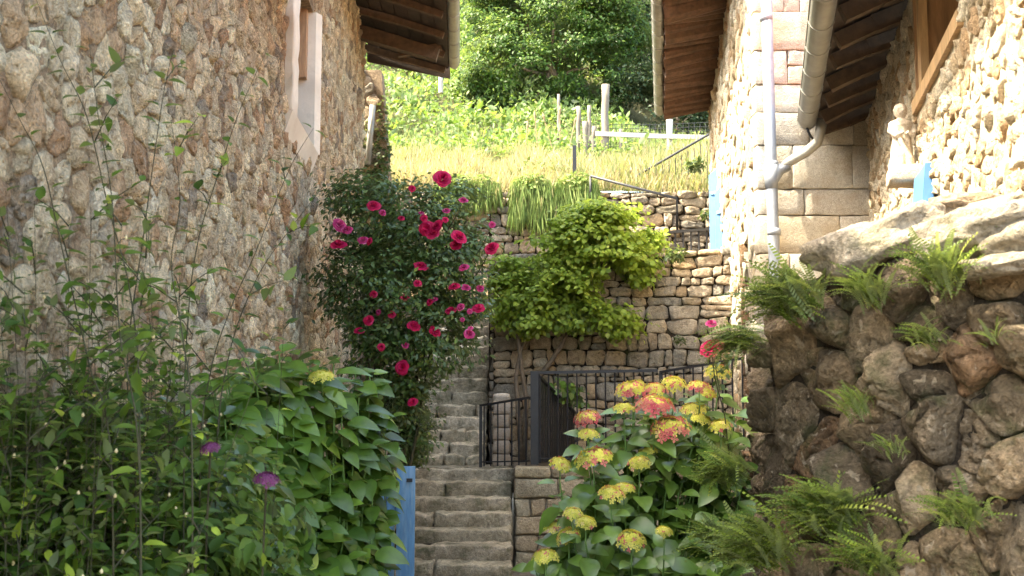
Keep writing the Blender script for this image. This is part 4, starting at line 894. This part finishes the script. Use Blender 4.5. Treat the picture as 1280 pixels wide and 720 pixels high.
# ================================================================ plants
def inpoly(x, y, poly):
    c = False; n = len(poly)
    for i in range(n):
        a, b = poly[i], poly[(i+1) % n]
        if (a[1] > y) != (b[1] > y) and x < (b[0]-a[0])*(y-a[1])/(b[1]-a[1])+a[0]: c = not c
    return c
def sample_poly(poly, n, mind=0):
    xs_ = [p[0] for p in poly]; ys_ = [p[1] for p in poly]; out = []; tries = 0
    while len(out) < n and tries < n*60:
        tries += 1; x, y = random.uniform(min(xs_), max(xs_)), random.uniform(min(ys_), max(ys_))
        if inpoly(x, y, poly) and all((x-a)**2+(y-b)**2 > mind**2 for a, b in out): out.append((x, y))
    return out
class Leaves:
    def __init__(s): s.p = []; s.a = []; s.n = []; s.s = []
    def add(s, p, a, n, sz): s.p.append(tuple(p)); s.a.append(tuple(a)); s.n.append(tuple(n)); s.s.append(sz)
    def arr(s): return np.array(s.p), np.array(s.a), np.array(s.n), np.array(s.s)
def rv(k): return Vector((random.gauss(0, k), random.gauss(0, k), random.gauss(0, k)))
def hyd_shoot(lv, st_, tip, base, lmax, levels=4, sp=.075):
    d = (tip-base).normalized(); d = (d+Vector((0, 0, .5))).normalized(); a = random.uniform(0, 3.14); side = d.cross(Vector((0, 1, .1))).normalized(); oth = d.cross(side)
    mid = base.lerp(tip, .55)+rv(.04)-Vector((0, 0, .02)); st_.tube([base, mid, tip-d*sp*levels*.5, tip], [.007, .006, .005, .004], 5, cap=False)
    for k in range(levels):
        p = tip-d*sp*(k+.15)*(.8+.4*random.random()); aa = a+k*math.pi/2+random.gauss(0, .25)
        for s in (1, -1):
            o = side*math.cos(aa)*s+oth*math.sin(aa)*s; up = [.45, .15, -.05, -.15][min(k, 3)]
            ax = (o+d*up+Vector((0, 0, -.12*k))+rv(.1)).normalized(); nr = (d+Vector((0, -.55, .25))-o*.1+rv(.18)).normalized(); sz = lmax*[.62, .95, 1.0, .9][min(k, 3)]*random.uniform(.75, 1.15)
            b = p+ax*.03; lv.add(b, ax, nr, sz)
def floret_head(w_, mats, pinkness, h=.42):
    mb_ = MB(); nfl = 84
    for i in range(nfl):
        t = (i+.5)/nfl; r = math.sqrt(t)*.5*w_; a = i*2.39996; z = h*w_*(1-(2*r/w_)**2)**.5*.62 if r < w_/2 else 0
        c = Vector((r*math.cos(a), r*math.sin(a), z))+rv(.02*w_); nn = Vector((c.x*1.6, c.y*1.6, .35*w_+z*.4)).normalized(); s_ = w_*random.uniform(.085, .125); side = nn.orthogonal().normalized(); oth = nn.cross(side)
        pk = 1 if random.random() < pinkness*(.35+1.3*(r/(w_/2))**2) else 0; tv = random.random(); mb_.tint = (tv,)*3
        a0 = random.random()*3
        for q_ in range(4):
            e = side*math.cos(a0+q_*1.5708)+oth*math.sin(a0+q_*1.5708); f = nn.cross(e); mb_.add([c, c+e*s_*.55+f*s_*.36+nn*s_*.1, c+e*s_+nn*s_*.12, c+e*s_*.55-f*s_*.36+nn*s_*.1], [(0, 1, 2), (0, 2, 3)], pk)
    for i in range(26):                                     # pedicels and inner buds under the dome
        a = random.uniform(0, 6.28); r = random.uniform(0, .42)*w_; c = Vector((r*math.cos(a), r*math.sin(a), .16*w_*(1-(r/w_)**2))); mb_.tint = (random.random(),)*3; s_ = w_*.05
        mb_.add([c+Vector((-s_, 0, 0)), c+Vector((s_, 0, 0)), c+Vector((0, s_, s_)), c+Vector((0, -s_, s_*.6))], [(0, 1, 2), (0, 1, 3)], 0)
    return mb_
def place_head(parent, name, p, wpx, pink, mats, tilt=None, label=None):
    q = proj(p); w_ = wpx/FPX*q[2]; mb_ = floret_head(w_, mats, pink); t = tilt or Vector((random.gauss(0, .15), -.35+random.gauss(0, .1), 1)).normalized(); M = t.to_track_quat('Z', 'Y').to_matrix()
    mb_.v = [tuple(M @ Vector(v)+p) for v in mb_.v]; o = mb_.build(name, mats, parent, False)
    if label: o['label'] = label
    return o
# ---- right hydrangea
hy = thing('hydrangea', 'hydrangea bush with yellow and pink flower heads below the rock wall', 'plant', (.8, 7.2, GZ))
lv = Leaves(); stm = MB(); polyR = [(664, 735), (668, 690), (690, 640), (712, 600), (728, 560), (760, 520), (800, 495), (880, 480), (928, 478), (932, 735)]
def YR(px, py): return 7.5-(py-460)/260*1.2+random.uniform(-.1, .35)
heads = [(734, 525, 30, .75), (736, 545, 25, .05), (742, 576, 44, .35), (700, 582, 26, .02), (791, 491, 40, .3), (818, 511, 46, .8), (838, 538, 46, .7), (780, 513, 26, .05), (842, 482, 30, .1), (799, 581, 28, .1), (811, 567, 24, .05), (764, 620, 32, .2), (780, 613, 26, .1), (716, 644, 24, .03), (732, 655, 26, .03), (696, 662, 30, .03), (711, 672, 30, .25), (682, 698, 30, .05), (789, 677, 34, .1), (830, 666, 21, .05), (897, 468, 32, .05), (867, 514, 32, .05), (876, 526, 24, .05), (901, 534, 26, .05), (874, 487, 30, .55), (820, 489, 28, .4), (884, 494, 22, .1), (793, 486, 26, .25), (752, 572, 26, .2)]
for (x, y, w_, pk) in heads:
    p = P(x, y, YR(x, y)-.35); place_head(hy, 'flower_head', p, w_*1.1, pk*.85, [F_yel, F_pink], label='pink and cream flower head' if pk > .5 else None)
    base = Vector((.80+random.gauss(0, .12), 7.3+random.gauss(0, .12), 0)); base = base.lerp(Vector((p.x, p.y+.15, 0)), .35); d = Vector((0, 0, 1)); hyd_shoot(lv, stm, p-Vector((0, 0, .10)), base, .19, 4, .07); stm.tube([p-Vector((0, 0, .14)), p+Vector((0, 0, -.0))], .004, 5, cap=False)
for (x, y) in sample_poly(polyR, 88, 15):
    p = P(x, y+12, YR(x, y)+.08); base = Vector((.80, 7.4, 0)).lerp(Vector((p.x, p.y+.2, 0)), .5); hyd_shoot(lv, stm, p, base, .20, 4, .07)
for (x, y) in sample_poly([(690, 735), (700, 660), (740, 580), (780, 530), (925, 500), (930, 735)], 60, 10):
    p = P(x, y+15, YR(x, y)+.45); hyd_shoot(lv, stm, p, Vector((p.x*.8+.1, 7.6, 0)), .17, 3, .08)
leaf_parts(hy, TPL_BIG, *lv.arr(), L_hyd); stm.build('stems', M_stemg, hy, True)
# ---- left hydrangea
hl_ = thing('hydrangea', 'large leafy green hydrangea bush beside the blue gate with hardly any flowers', 'plant', (-1.2, 6.4, GZ))
lv = Leaves(); stm = MB(); polyL = [(190, 735), (215, 650), (245, 560), (270, 455), (345, 432), (415, 440), (455, 450), (480, 480), (492, 550), (478, 610), (470, 735)]
def YL(px, py): return 5.3+(px-250)/250*1.7-(py-430)/290*.35+random.uniform(-.08, .30)
for (x, y) in sample_poly(polyL, 190, 13):
    p = P(x, y+8, YL(x, y)); base = Vector((-1.15, 6.5, 0)).lerp(Vector((p.x, p.y+.25, 0)), .55); hyd_shoot(lv, stm, p, base, .19, 4, .065)
for (x, y) in sample_poly(polyL, 90, 10):
    p = P(x, y+20, YL(x, y)+.4); hyd_shoot(lv, stm, p, Vector((p.x, p.y+.2, 0)), .15, 3, .08)
leaf_parts(hl_, TPL_BIG, *lv.arr(), L_hydl); stm.build('stems', M_stemg, hl_, True)
place_head(hl_, 'flower_head', P(402, 474, 5.95), 34, .02, [F_yel, F_pink], label='single yellow green flower head')
for (x, y, w_) in ((333, 602, 40), (263, 562, 30)):
    bl = thing('purple_flower', ['purple flower cluster low down in front of the green hydrangea', 'smaller mauve flower cluster to the upper left of the purple one'][x < 300], 'flower', P(x, y+60, 3.55))
    place_head(bl, 'flower_head', P(x, y, 3.8), w_*.85, 0, [F_purple, F_purple]); m = MB(); m.tube([P(x, y, 3.8), P(x-3, y+60, 3.95), P(x-8, y+200, 4.1)], .004, 5); m.build('stem', M_stem, bl)
# ---- tall shrub at the left
ts = thing('tall_shrub', 'tall airy shrub with long arching leafy stems against the left house wall', 'shrub', (-1.2, 3.9, GZ))
lv = Leaves(); stm = MB(); buds = MB()
def stem(pts, r0, leafy0=.12, node=.075, lsz=.075, twig=.35, sparse=1.0):
    # smooth path through the points
    pts = [Vector(p) for p in pts]; Q = []
    for i in range(len(pts)-1):
        a, b, c, d = pts[max(i-1, 0)], pts[i], pts[i+1], pts[min(i+2, len(pts)-1)]
        for k in range(6): t = k/6; Q.append(.5*((2*b)+(c-a)*t+(2*a-5*b+4*c-d)*t*t+(3*b-3*c+d-a)*t**3))
    Q.append(pts[-1]); n = len(Q); stm.tube(Q, [r0*(1-.8*i/n) for i in range(n)], 6, cap=False)
    L = sum((b-a).length for a, b in zip(Q, Q[1:])); s = 0; nxt = L*leafy0; k = 0
    for a, b in zip(Q, Q[1:]):
        seg = (b-a).length; d = (b-a).normalized()
        while nxt < s+seg:
            p = a.lerp(b, (nxt-s)/seg); f = nxt/L; k += 1; aa = k*1.57+random.gauss(0, .3); sd = d.orthogonal().normalized(); ot = d.cross(sd)
            for q_ in (1, -1):
                o = (sd*math.cos(aa)+ot*math.sin(aa))*q_
                if random.random() < .85*sparse:
                    ax = (o+d*.45+Vector((0, 0, -.15))+rv(.15)).normalized(); lv.add(p+o*.008, ax, (Vector((0, -.2, 1))+d*.3+rv(.3)).normalized(), lsz*random.uniform(.6, 1.15)*(1-.35*f))
            if random.random() < twig*(1-.55*f):
                o = (sd*math.cos(aa*1.7)+ot*math.sin(aa*1.7)); tl = random.uniform(.08, .34)*(1-.4*f); tp = p+(o+d*.6+Vector((0, 0, .2))).normalized()*tl; stm.tube([p, p.lerp(tp, .5)+Vector((0, 0, .012)), tp], [.0028, .002, .001], 4, cap=False)
                for h_ in range(int(tl/.035)):
                    q2 = p.lerp(tp, (h_+1)/(int(tl/.035)+.01)); o2 = rv(1).normalized(); lv.add(q2, (o2+(tp-p).normalized()*.6+Vector((0, 0, -.1))).normalized(), (Vector((0, -.2, 1))+rv(.35)).normalized(), lsz*random.uniform(.5, .95))
                if random.random() < .3: buds.tint = (random.random(),)*3; buds.tube([tp-Vector((0, 0, .005)), tp, tp+Vector((0, 0, .008))], [.003, .0055, .002], 6)
            nxt += node*random.uniform(.7, 1.4)
        s += seg
EX = [([(34, -30), (74, 72), (108, 144), (134, 253), (165, 380), (175, 560)], 3.5), ([(-10, 80), (25, 150), (54, 209), (75, 300), (110, 450), (140, 600)], 3.4), ([(217, 62), (206, 108), (195, 180), (180, 290), (159, 457), (170, 620)], 3.7), ([(214, 150), (225, 250), (214, 330), (228, 420), (240, 560)], 3.6),
      ([(332, 66), (300, 137), (278, 202), (248, 300), (235, 400), (230, 560)], 4.0), ([(392, 160), (361, 213), (318, 319), (289, 384), (262, 470), (250, 600)], 4.2), ([(405, 232), (360, 290), (320, 350), (285, 450), (270, 600)], 4.4), ([(110, 40), (122, 140), (140, 250), (150, 420), (175, 600)], 3.3)]
for pts, Yv in EX:
    pts = pts[::-1]; w0 = P(pts[0][0], 720, Yv); stem([Vector((w0.x, Yv+.1, 0))]+[P(x, y, Yv+.05*math.sin(i)) for i, (x, y) in enumerate(pts)], .0036, .22, .08, .088, .35)
for k in range(62):
    bx = random.uniform(-30, 330)**1 if k % 3 == 0 else random.uniform(-30, 200); Yv = 3.2+max(0, bx)/330*1.2+random.uniform(-.15, .35); ty = random.choice([random.uniform(230, 380), random.uniform(350, 480), random.uniform(400, 500)]); tx = bx+random.gauss(20, 60)
    tx = min(tx, 400); b0_ = P(bx, 720, Yv); t0 = P(tx, ty, Yv+random.uniform(-.1, .1)); b0_.z = 0; md_ = b0_.lerp(t0, .5)+Vector((random.gauss(0, .06), 0, .04)); stem([b0_, b0_.lerp(md_, .5)+Vector((-.02, 0, 0)), md_, t0], .0028, .2, .065, .080, .5, .9)
for k in range(90):
    bx = random.uniform(-40, 215); Yv = 3.3+max(0, bx)/330*1.25+random.uniform(-.2, .4); ty = random.uniform(450, 640); b0_ = P(bx, 720, Yv); b0_.z = .2; t0 = P(min(245, bx+random.gauss(0, 35)), ty, Yv); stem([b0_, b0_.lerp(t0, .5)+rv(.04), t0], .0026, .15, .045, .088, .8)
leaf_parts(ts, TPL_MED, *lv.arr(), L_shrub); stm.build('stems', M_stem, ts, True); tag(buds.build('seed_heads', F_bud, ts), kind='stuff')
# low planting below the shrub that closes the bed
cloud('low_plants', [(P(90, 690, 4.2), (.9, .5, .45)), (P(190, 690, 4.7), (.5, .5, .4)), (P(40, 600, 4.3), (.5, .3, .4)), (P(150, 600, 4.8), (.4, .3, .3)), (P(200, 705, 4.6), (.4, .4, .3))], 6000, TPL_MED, .075, L_shrub, None, 260, .12)
cloud('shade_fill_leaves', [(P(60, 690, 4.6), (.9, .35, .55)), (P(160, 680, 4.9), (.5, .35, .5)), (P(120, 600, 4.9), (.8, .25, .35)), (P(30, 560, 4.2), (.5, .2, .25))], 7000, TPL_MED, .09, L_rose, None, 330, .11)  # darker leaves added behind the shrub to stand in for shadow between its stems
# ---- rose bush
rb = thing('rose_bush', 'big climbing rose bush covered in crimson blooms at the corner of the left house', 'rose bush', (-1.15, 10.2, GZ))
def LB(px, py, Y, rpx, ry=None, rz=None): r = rpx/FPX*Y; return (P(px, py, Y), (r, (ry or rpx)/FPX*Y, (rz or rpx)/FPX*Y))
rl = [LB(482, 500, 10.0, 36, 30, 40), LB(512, 545, 10.3, 20, 20, 26), LB(470, 270, 10.3, 62), LB(530, 290, 10.1, 62), LB(560, 350, 10.0, 48), LB(500, 370, 10.0, 85), LB(450, 350, 10.2, 55), LB(540, 420, 9.9, 55), LB(480, 440, 10.0, 50), LB(515, 470, 9.9, 34), LB(585, 300, 10.1, 28), LB(590, 385, 10.0, 20), LB(440, 240, 10.5, 30), LB(570, 250, 10.2, 24), LB(508, 520, 10.2, 26, 20, 45)]
cloud('foliage', rl, 20000, TPL_SM, .062, L_rose, rb, 1100, .085, .5)
m = MB(); ctr = P(500, 600, 10.1)
for k in range(11):
    t0 = Vector(random.choice(rl)[0])+rv(.15); b0_ = Vector((-1.2+random.gauss(0, .06), 10.2+random.gauss(0, .06), 0)); m.tube([b0_, b0_.lerp(t0, .4)+rv(.08), b0_.lerp(t0, .75)+rv(.06), t0], [.02, .014, .01, .004], 6)
for (x, y) in ((552, 224), (613, 310), (613, 285), (600, 386), (579, 251)): t0 = P(x, y, 9.75); m.tube([P(x-25, y+45, 10), P(x-8, y+18, 9.85), t0], [.006, .004, .003], 5)
m.build('branches', M_stem, rb, True)
def rose_mesh(name, mat):
    mb_ = MB()
    for k in range(26):
        t = k/26; a = k*2.39996; r = .06+.42*t**.8; tl = 1.35*t; c = Vector((math.cos(a), math.sin(a), 0)); s = Vector((-c.y, c.x, 0)); wd = .20+.22*t; hgt = .42*(1-t*.35); mb_.tint = (random.random(),)*3
        b_ = c*r*.35; up = Vector((0, 0, 1)); m1 = c*(r+.06)+up*hgt*(1-.55*t); t1 = c*(r+.12+.12*t)+up*(hgt*(1.25-1.1*t)); mb_.add([b_-s*wd*.35, b_+s*wd*.35, m1+s*wd, t1+s*wd*.55, t1+c*.04, t1-s*wd*.55, m1-s*wd], [(0, 1, 2, 6), (6, 2, 3, 4), (6, 4, 5)])
    me = mb_.mesh(name, mat, (0, 0, 0), True); return me
RM = {k: [rose_mesh('bloom', mt) for _ in range(3)] for k, mt in (('r', F_rose), ('m', F_roseb))}
def bloom(parent, x, y, Y, wpx, kind='r'):
    p = P(x, y, Y); s = wpx/FPX*Y/.98; o = bpy.data.objects.new('bloom', random.choice(RM[kind])); C.objects.link(o); o.parent = parent; t = Vector((random.gauss(0, .35), -1, random.uniform(-.1, 1.3))).normalized()
    o.matrix_basis = Matrix.Translation(p-W[parent.name]) @ t.to_track_quat('Z', 'Y').to_matrix().to_4x4() @ Matrix.Rotation(random.uniform(0, 6), 4, 'Z') @ Matrix.Diagonal((s, s, s*.9, 1)); return o
for (x, y, w_, k) in ((553, 224, 24, 'r'), (534, 286, 21, 'r'), (547, 283, 20, 'r'), (540, 292, 17, 'r'), (573, 297, 20, 'r'), (571, 306, 16, 'r'), (615, 311, 16, 'r'), (526, 334, 17, 'r'), (600, 361, 12, 'm'), (598, 386, 17, 'r'), (586, 418, 13, 'm'), (564, 389, 12, 'r'), (543, 415, 15, 'r'), (503, 460, 20, 'r'), (461, 401, 14, 'r'), (449, 414, 14, 'r'), (423, 307, 22, 'r'), (424, 282, 18, 'm'), (434, 288, 14, 'm'), (467, 258, 15, 'r'), (478, 266, 10, 'm'), (515, 236, 10, 'r'), (579, 251, 12, 'm'), (558, 264, 9, 'm'), (615, 281, 9, 'm'), (580, 335, 12, 'm'), (582, 360, 11, 'm'), (543, 375, 11, 'm'), (454, 301, 12, 'm'), (506, 373, 12, 'r'), (517, 408, 16, 'r'), (568, 359, 12, 'r'), (516, 503, 11, 'r')):
    bloom(rb, x, y, 9.5+random.uniform(0, .1) if x < 590 and x > 430 else 9.7, w_*random.uniform(.62, .92), k)
for k in range(16):
    x, y = random.choice(sample_poly([(430, 250), (560, 240), (600, 330), (590, 420), (540, 480), (470, 440), (430, 350)], 3)); bloom(rb, x, y, 9.5, random.uniform(4, 8), random.choice('rm'))
# ---- lime green bush growing over the dry stone wall
vb = thing('climbing_bush', 'lime green leafy bush spilling over the dry stone wall on twisted stems', 'bush', (.1, 13.8, LZ))
vl = [LB(742, 305, 13.7, 52), LB(700, 310, 13.7, 40), LB(648, 365, 13.8, 34), LB(660, 380, 13.7, 38), LB(705, 370, 13.6, 40), LB(772, 325, 13.6, 42), LB(770, 395, 13.5, 26), LB(728, 392, 13.5, 26), LB(745, 272, 13.9, 24), LB(622, 395, 13.9, 16), LB(803, 305, 13.9, 20), LB(635, 332, 13.8, 16), LB(650, 412, 13.8, 14), LB(800, 350, 13.6, 12), LB(780, 270, 13.8, 16)]
cloud('foliage', vl, 24000, TPL_ROUND, .075, L_vine, vb, 420, .105, .55, .7, gap=1.9, gth=-.27)
m = MB()
for pts in ([(652, 575), (648, 520), (645, 470), (650, 440), (668, 400), (690, 360)], [(655, 570), (658, 500), (652, 460), (648, 425), (640, 390)], [(675, 470), (690, 450), (702, 432), (712, 410)]):
    Q = [P(x, y, 13.85+.04*math.sin(i*2)) for i, (x, y) in enumerate(pts)]
    if pts[0][1] > 500: Q[0].z = LZ
    m.tube(Q, [.035*(1-.12*i) for i in range(len(Q))], 8)
m.build('trunk', M_bark, vb, True)
gp = thing('leafy_plant', 'green leafy plant growing behind the bars of the long railing', 'plant', P(700, 560, 14))
cloud('foliage', [LB(700, 486, 13.3, 22, 12, 9), LB(722, 496, 13.3, 14, 10, 9)], 200, TPL_ROUND, .085, L_hydl, gp, 24, .05)
# ---- lone rose stem at the right
lr = thing('rose', 'single crimson rose on a thin stem beside the left edge of the rock wall', 'rose', P(905, 560, 6.7)); bloom(lr, 890, 436, 6.7, 23); bloom(lr, 889, 405, 6.75, 10, 'm')
m = MB(); m.tube([P(915, 600, 6.9), P(906, 520, 6.8), P(893, 470, 6.7), P(890, 438, 6.7)], .004, 5); m.tube([P(900, 490, 6.75), P(893, 450, 6.75), P(889, 408, 6.75)], .003, 5); m.build('stem', M_stem, lr)
cloud('foliage', [LB(908, 440, 6.8, 14, 8, 20), LB(898, 470, 6.8, 12, 8, 14)], 60, TPL_MED, .05, L_rose, lr)
cloud('weeds', [LB(512, 525, 11.2, 24, 15, 40), LB(505, 560, 11.2, 20, 12, 30), LB(510, 545, 10.4, 16, 10, 34), LB(515, 490, 10.2, 16, 10, 24), LB(500, 500, 9.9, 24, 10, 30), LB(495, 500, 11.2, 22, 15, 40)], 6500, TPL_SM, .055, L_ivy, None, 260, .08)
# ---- wall weeds
for (x, y, Y, s_, lb_) in ((850, 425, 13.45, .05, 'small green weed growing from the dry stone wall above the railing'), (842, 318, 13.5, .09, 'tuft of green weeds on top of the dry stone wall near the blue shutters'), (870, 205, 19.35, .12, 'tuft of green weeds on the upper wall beneath the sloping handrail'), (885, 268, 19.3, .10, 'green weed patch low on the upper wall beside the shutters')):
    wd_ = thing('wall_weed', lb_, 'weed', P(x, y, Y)); cloud('foliage', [(P(x, y, Y), (s_*1.6, s_, s_))], 90, TPL_MED, s_*.9, L_ivy, wd_)
# ================================================================ slope vegetation
BL = leaf_tpl(1, .055, 2, .2, .35, .35)
def ground_scatter(name, n, x0, x1, y0, y1, tpl, size, mat, upv=1.6, hgt=0, dens=None, lean=.5, kind='stuff'):
    x = RNG.uniform(x0, x1, n); y = RNG.uniform(y0, y1, n)
    if dens: k = np.array([random.random() < dens(a, b) for a, b in zip(x, y)]); x, y = x[k], y[k]
    z = np.array([hz(a, b) for a, b in zip(x, y)])-.03; m_ = len(x)
    hh = np.array([max(0, .5+noise.noise(Vector((a*.8, b*.8, 9)))) for a, b in zip(x, y)])*hgt*RNG.random(m_)**.7
    pos = np.stack([x, y, z+hh], 1); ax = norm(rdirs(m_)*lean+np.array([0, 0, upv])); nr = rdirs(m_)
    sc = np.array([.6+.8*max(0, .5+noise.noise(Vector((a*1.3, b*1.3, 4)))) for a, b in zip(x, y)])
    V, F, T = scatter(tpl, pos, ax, nr, size*sc*RNG.uniform(.6, 1.2, m_)); return tag(npobj(name, V, F, mat, None, T), kind=kind)
ground_scatter('dry_grass', 26000, -4.5, 4.5, 19.5, 24.5, BL, .42, L_dry, dens=lambda x, y: .95 if x < .9+.4*noise.noise(Vector((x, y, 0))) else .5)
ground_scatter('green_grass', 24000, -5, 7, 19.6, 27, BL, .42, L_grass, dens=lambda x, y: .06 if (x < .8 and y < 23) else .7)
ground_scatter('bracken', 30000, -9, 3.0, 23.2, 36, TPL_MED, .17, L_bracken, .3, .95, lambda x, y: min(1, max(0, (y-23.5+.7*noise.noise(Vector((x, 0, 3))))*.7))*(1 if x < 1.2 else .5), 1.0)
ground_scatter('meadow_weeds', 15000, -4.5, 7, 19.7, 25.5, TPL_SM, .10, L_grass, .8, .5, lambda x, y: 1 if noise.noise(Vector((x*.9, y*.9, 31))) > .12 else .05, 1.0)
ground_scatter('undergrowth', 9000, .2, 8, 24.6, 29, TPL_MED, .13, L_bracken, .3, .6, lambda x, y: .8, 1.0)
tall = MB()
for (x, y1, y2, bend) in ((690, 170, 140, -12), (672, 172, 138, -4), (712, 168, 146, 8), (655, 190, 150, 5), (700, 160, 132, 0)):
    a = P(x, y1+15, 23.8); b = P(x+bend, y2, 23.8); tall.tube([a, a.lerp(b, .6), b], [.012, .012, .010], 5); tall.tube([a.lerp(b, .72)+Vector((0, -.01, 0)), a.lerp(b, .88)+Vector((0, -.01, 0)), b], [.012, .034, .006], 6)
tag(tall.build('seed_grass', L_dry), kind='stuff')
# hanging grasses over the upper wall
for (x0_, x1_, lb_) in ((640, 690, 'curtain of straggly green grass hanging over the upper wall left of the pale straw'), (695, 748, 'thick curtain of green grass hanging over the upper wall just left of the pipe handrail'), (545, 625, 'mound of soft green weeds hanging over the upper wall behind the crimson roses')):
    hg = thing('hanging_grass', lb_, 'grass', P((x0_+x1_)/2, 240, 19.4)); n = 1500; xx = RNG.uniform(x0_, x1_, n); pos = np.array([P(x, random.uniform(222, 248 if x0_ < 600 else 262), 19.45-random.random()*.12) for x in xx]); ax = norm(rdirs(n)*.32+np.array([0, -.28, -1.0])); V, F, T = scatter(BL, pos, ax, norm(np.array([0, -1, .3])+rdirs(n)*.5), (.16+.62*np.array([max(0, .5+noise.noise(Vector((q_*.09, 3, 1)))) for q_ in xx]))*RNG.uniform(.5, 1.15, n)*(.7 if x0_ < 600 else 1)); tag(npobj('blades', V, F, L_hang, hg, T), kind='stuff')
    cloud('foliage', [(P((x0_+x1_)/2, 232, 19.5), ((x1_-x0_)/2/FPX*19.5, .2, .22))], 700, TPL_SM, .09, L_hang, hg)
# ================================================================ trees
def tree(label, base, lobes, n, size, mat, clump, cs, cat='tree', tr=.16, shell=.5):
    t = thing('tree', label, cat, base); m = MB(); base = Vector(base)
    top = Vector(lobes[0][0]); trunk = [base-Vector((0, 0, .2)), base.lerp(top, .35)+rv(.1), base.lerp(top, .7)+rv(.12), top]; m.tube(trunk, [tr, tr*.8, tr*.55, tr*.25], 9); m.build('trunk', M_bark, t, True)
    for c, r in lobes[1:]:
        m = MB(); a = base.lerp(top, random.uniform(.3, .7)); c = Vector(c); m.tube([a, a.lerp(c, .5)+rv(.12), c], [tr*.42, tr*.28, tr*.1], 7); m.build('limb', M_bark, t, True)
    cloud('crown', lobes, n, TPL_SM, size, mat, t, clump, cs, shell, gap=1.1); return t
g_ = lambda px, Y: Vector((P(px, 300, Y).x, Y, hz(P(px, 300, Y).x, Y)))
tree('bushy bright green tree filling the top centre above the grass slope', g_(690, 30), [LB(690, 60, 30, 78), LB(640, 80, 29.6, 62), LB(735, 85, 29.8, 58), LB(610, 40, 30, 50), LB(700, -10, 30, 85), LB(600, 110, 29.6, 30), LB(668, 125, 29.4, 30), LB(770, 40, 30.2, 50), LB(620, -30, 30.5, 60), LB(710, 125, 29.6, 26), LB(760, -20, 30, 60)], 90000, .12, L_tree, 620, .28)
tree('dark shaded tree behind the wooden fence at right', g_(835, 33), [LB(830, 60, 33, 70), LB(870, 110, 32.5, 50), LB(790, 90, 33.5, 50), LB(900, 50, 33, 70), LB(840, 0, 33, 80), LB(780, 20, 33.5, 60), LB(850, 145, 32, 26), LB(900, 140, 33, 40)], 34000, .15, L_treed, 800, .3)
tree('low dark thicket tree right behind the wooden fence under the right eaves', g_(850, 29), [LB(850, 130, 29, 45), LB(800, 120, 29.4, 36), LB(890, 110, 29, 50), LB(770, 105, 29.6, 26), LB(830, 95, 29.6, 40)], 14000, .12, L_treed, 500, .22, tr=.08)
tree('slender sunlit tree behind the left eaves above the bracken', g_(520, 37), [LB(520, 30, 37, 52), LB(480, 55, 36, 36), LB(560, 30, 36.5, 36), LB(500, -20, 37, 60), LB(555, 75, 35, 24), LB(440, 20, 37, 50)], 24000, .15, L_tree, 500, .32)
tree('dark tree standing on the slope behind the bright green one', g_(720, 37), [LB(720, 20, 37, 100), LB(620, 30, 38, 70), LB(800, 20, 38, 80), LB(660, 100, 36, 40), LB(760, 110, 36, 34), LB(700, -60, 38, 110)], 30000, .2, L_treed, 600, .4)
x = RNG.uniform(-26, 30, 30000); y = RNG.uniform(37, 70, 30000); z = np.array([hz(a, b) for a, b in zip(x, y)])+np.abs(RNG.normal(size=30000))*1.7
V, F, T = scatter(TPL_SM, np.stack([x, y, z], 1), norm(rdirs(30000)+np.array([0, -.3, 0])), norm(rdirs(30000)*.6+np.array([0, -.4, 1])), RNG.uniform(.3, .75, 30000)); tag(npobj('woodland', V, F, L_treed, None, T), kind='stuff')
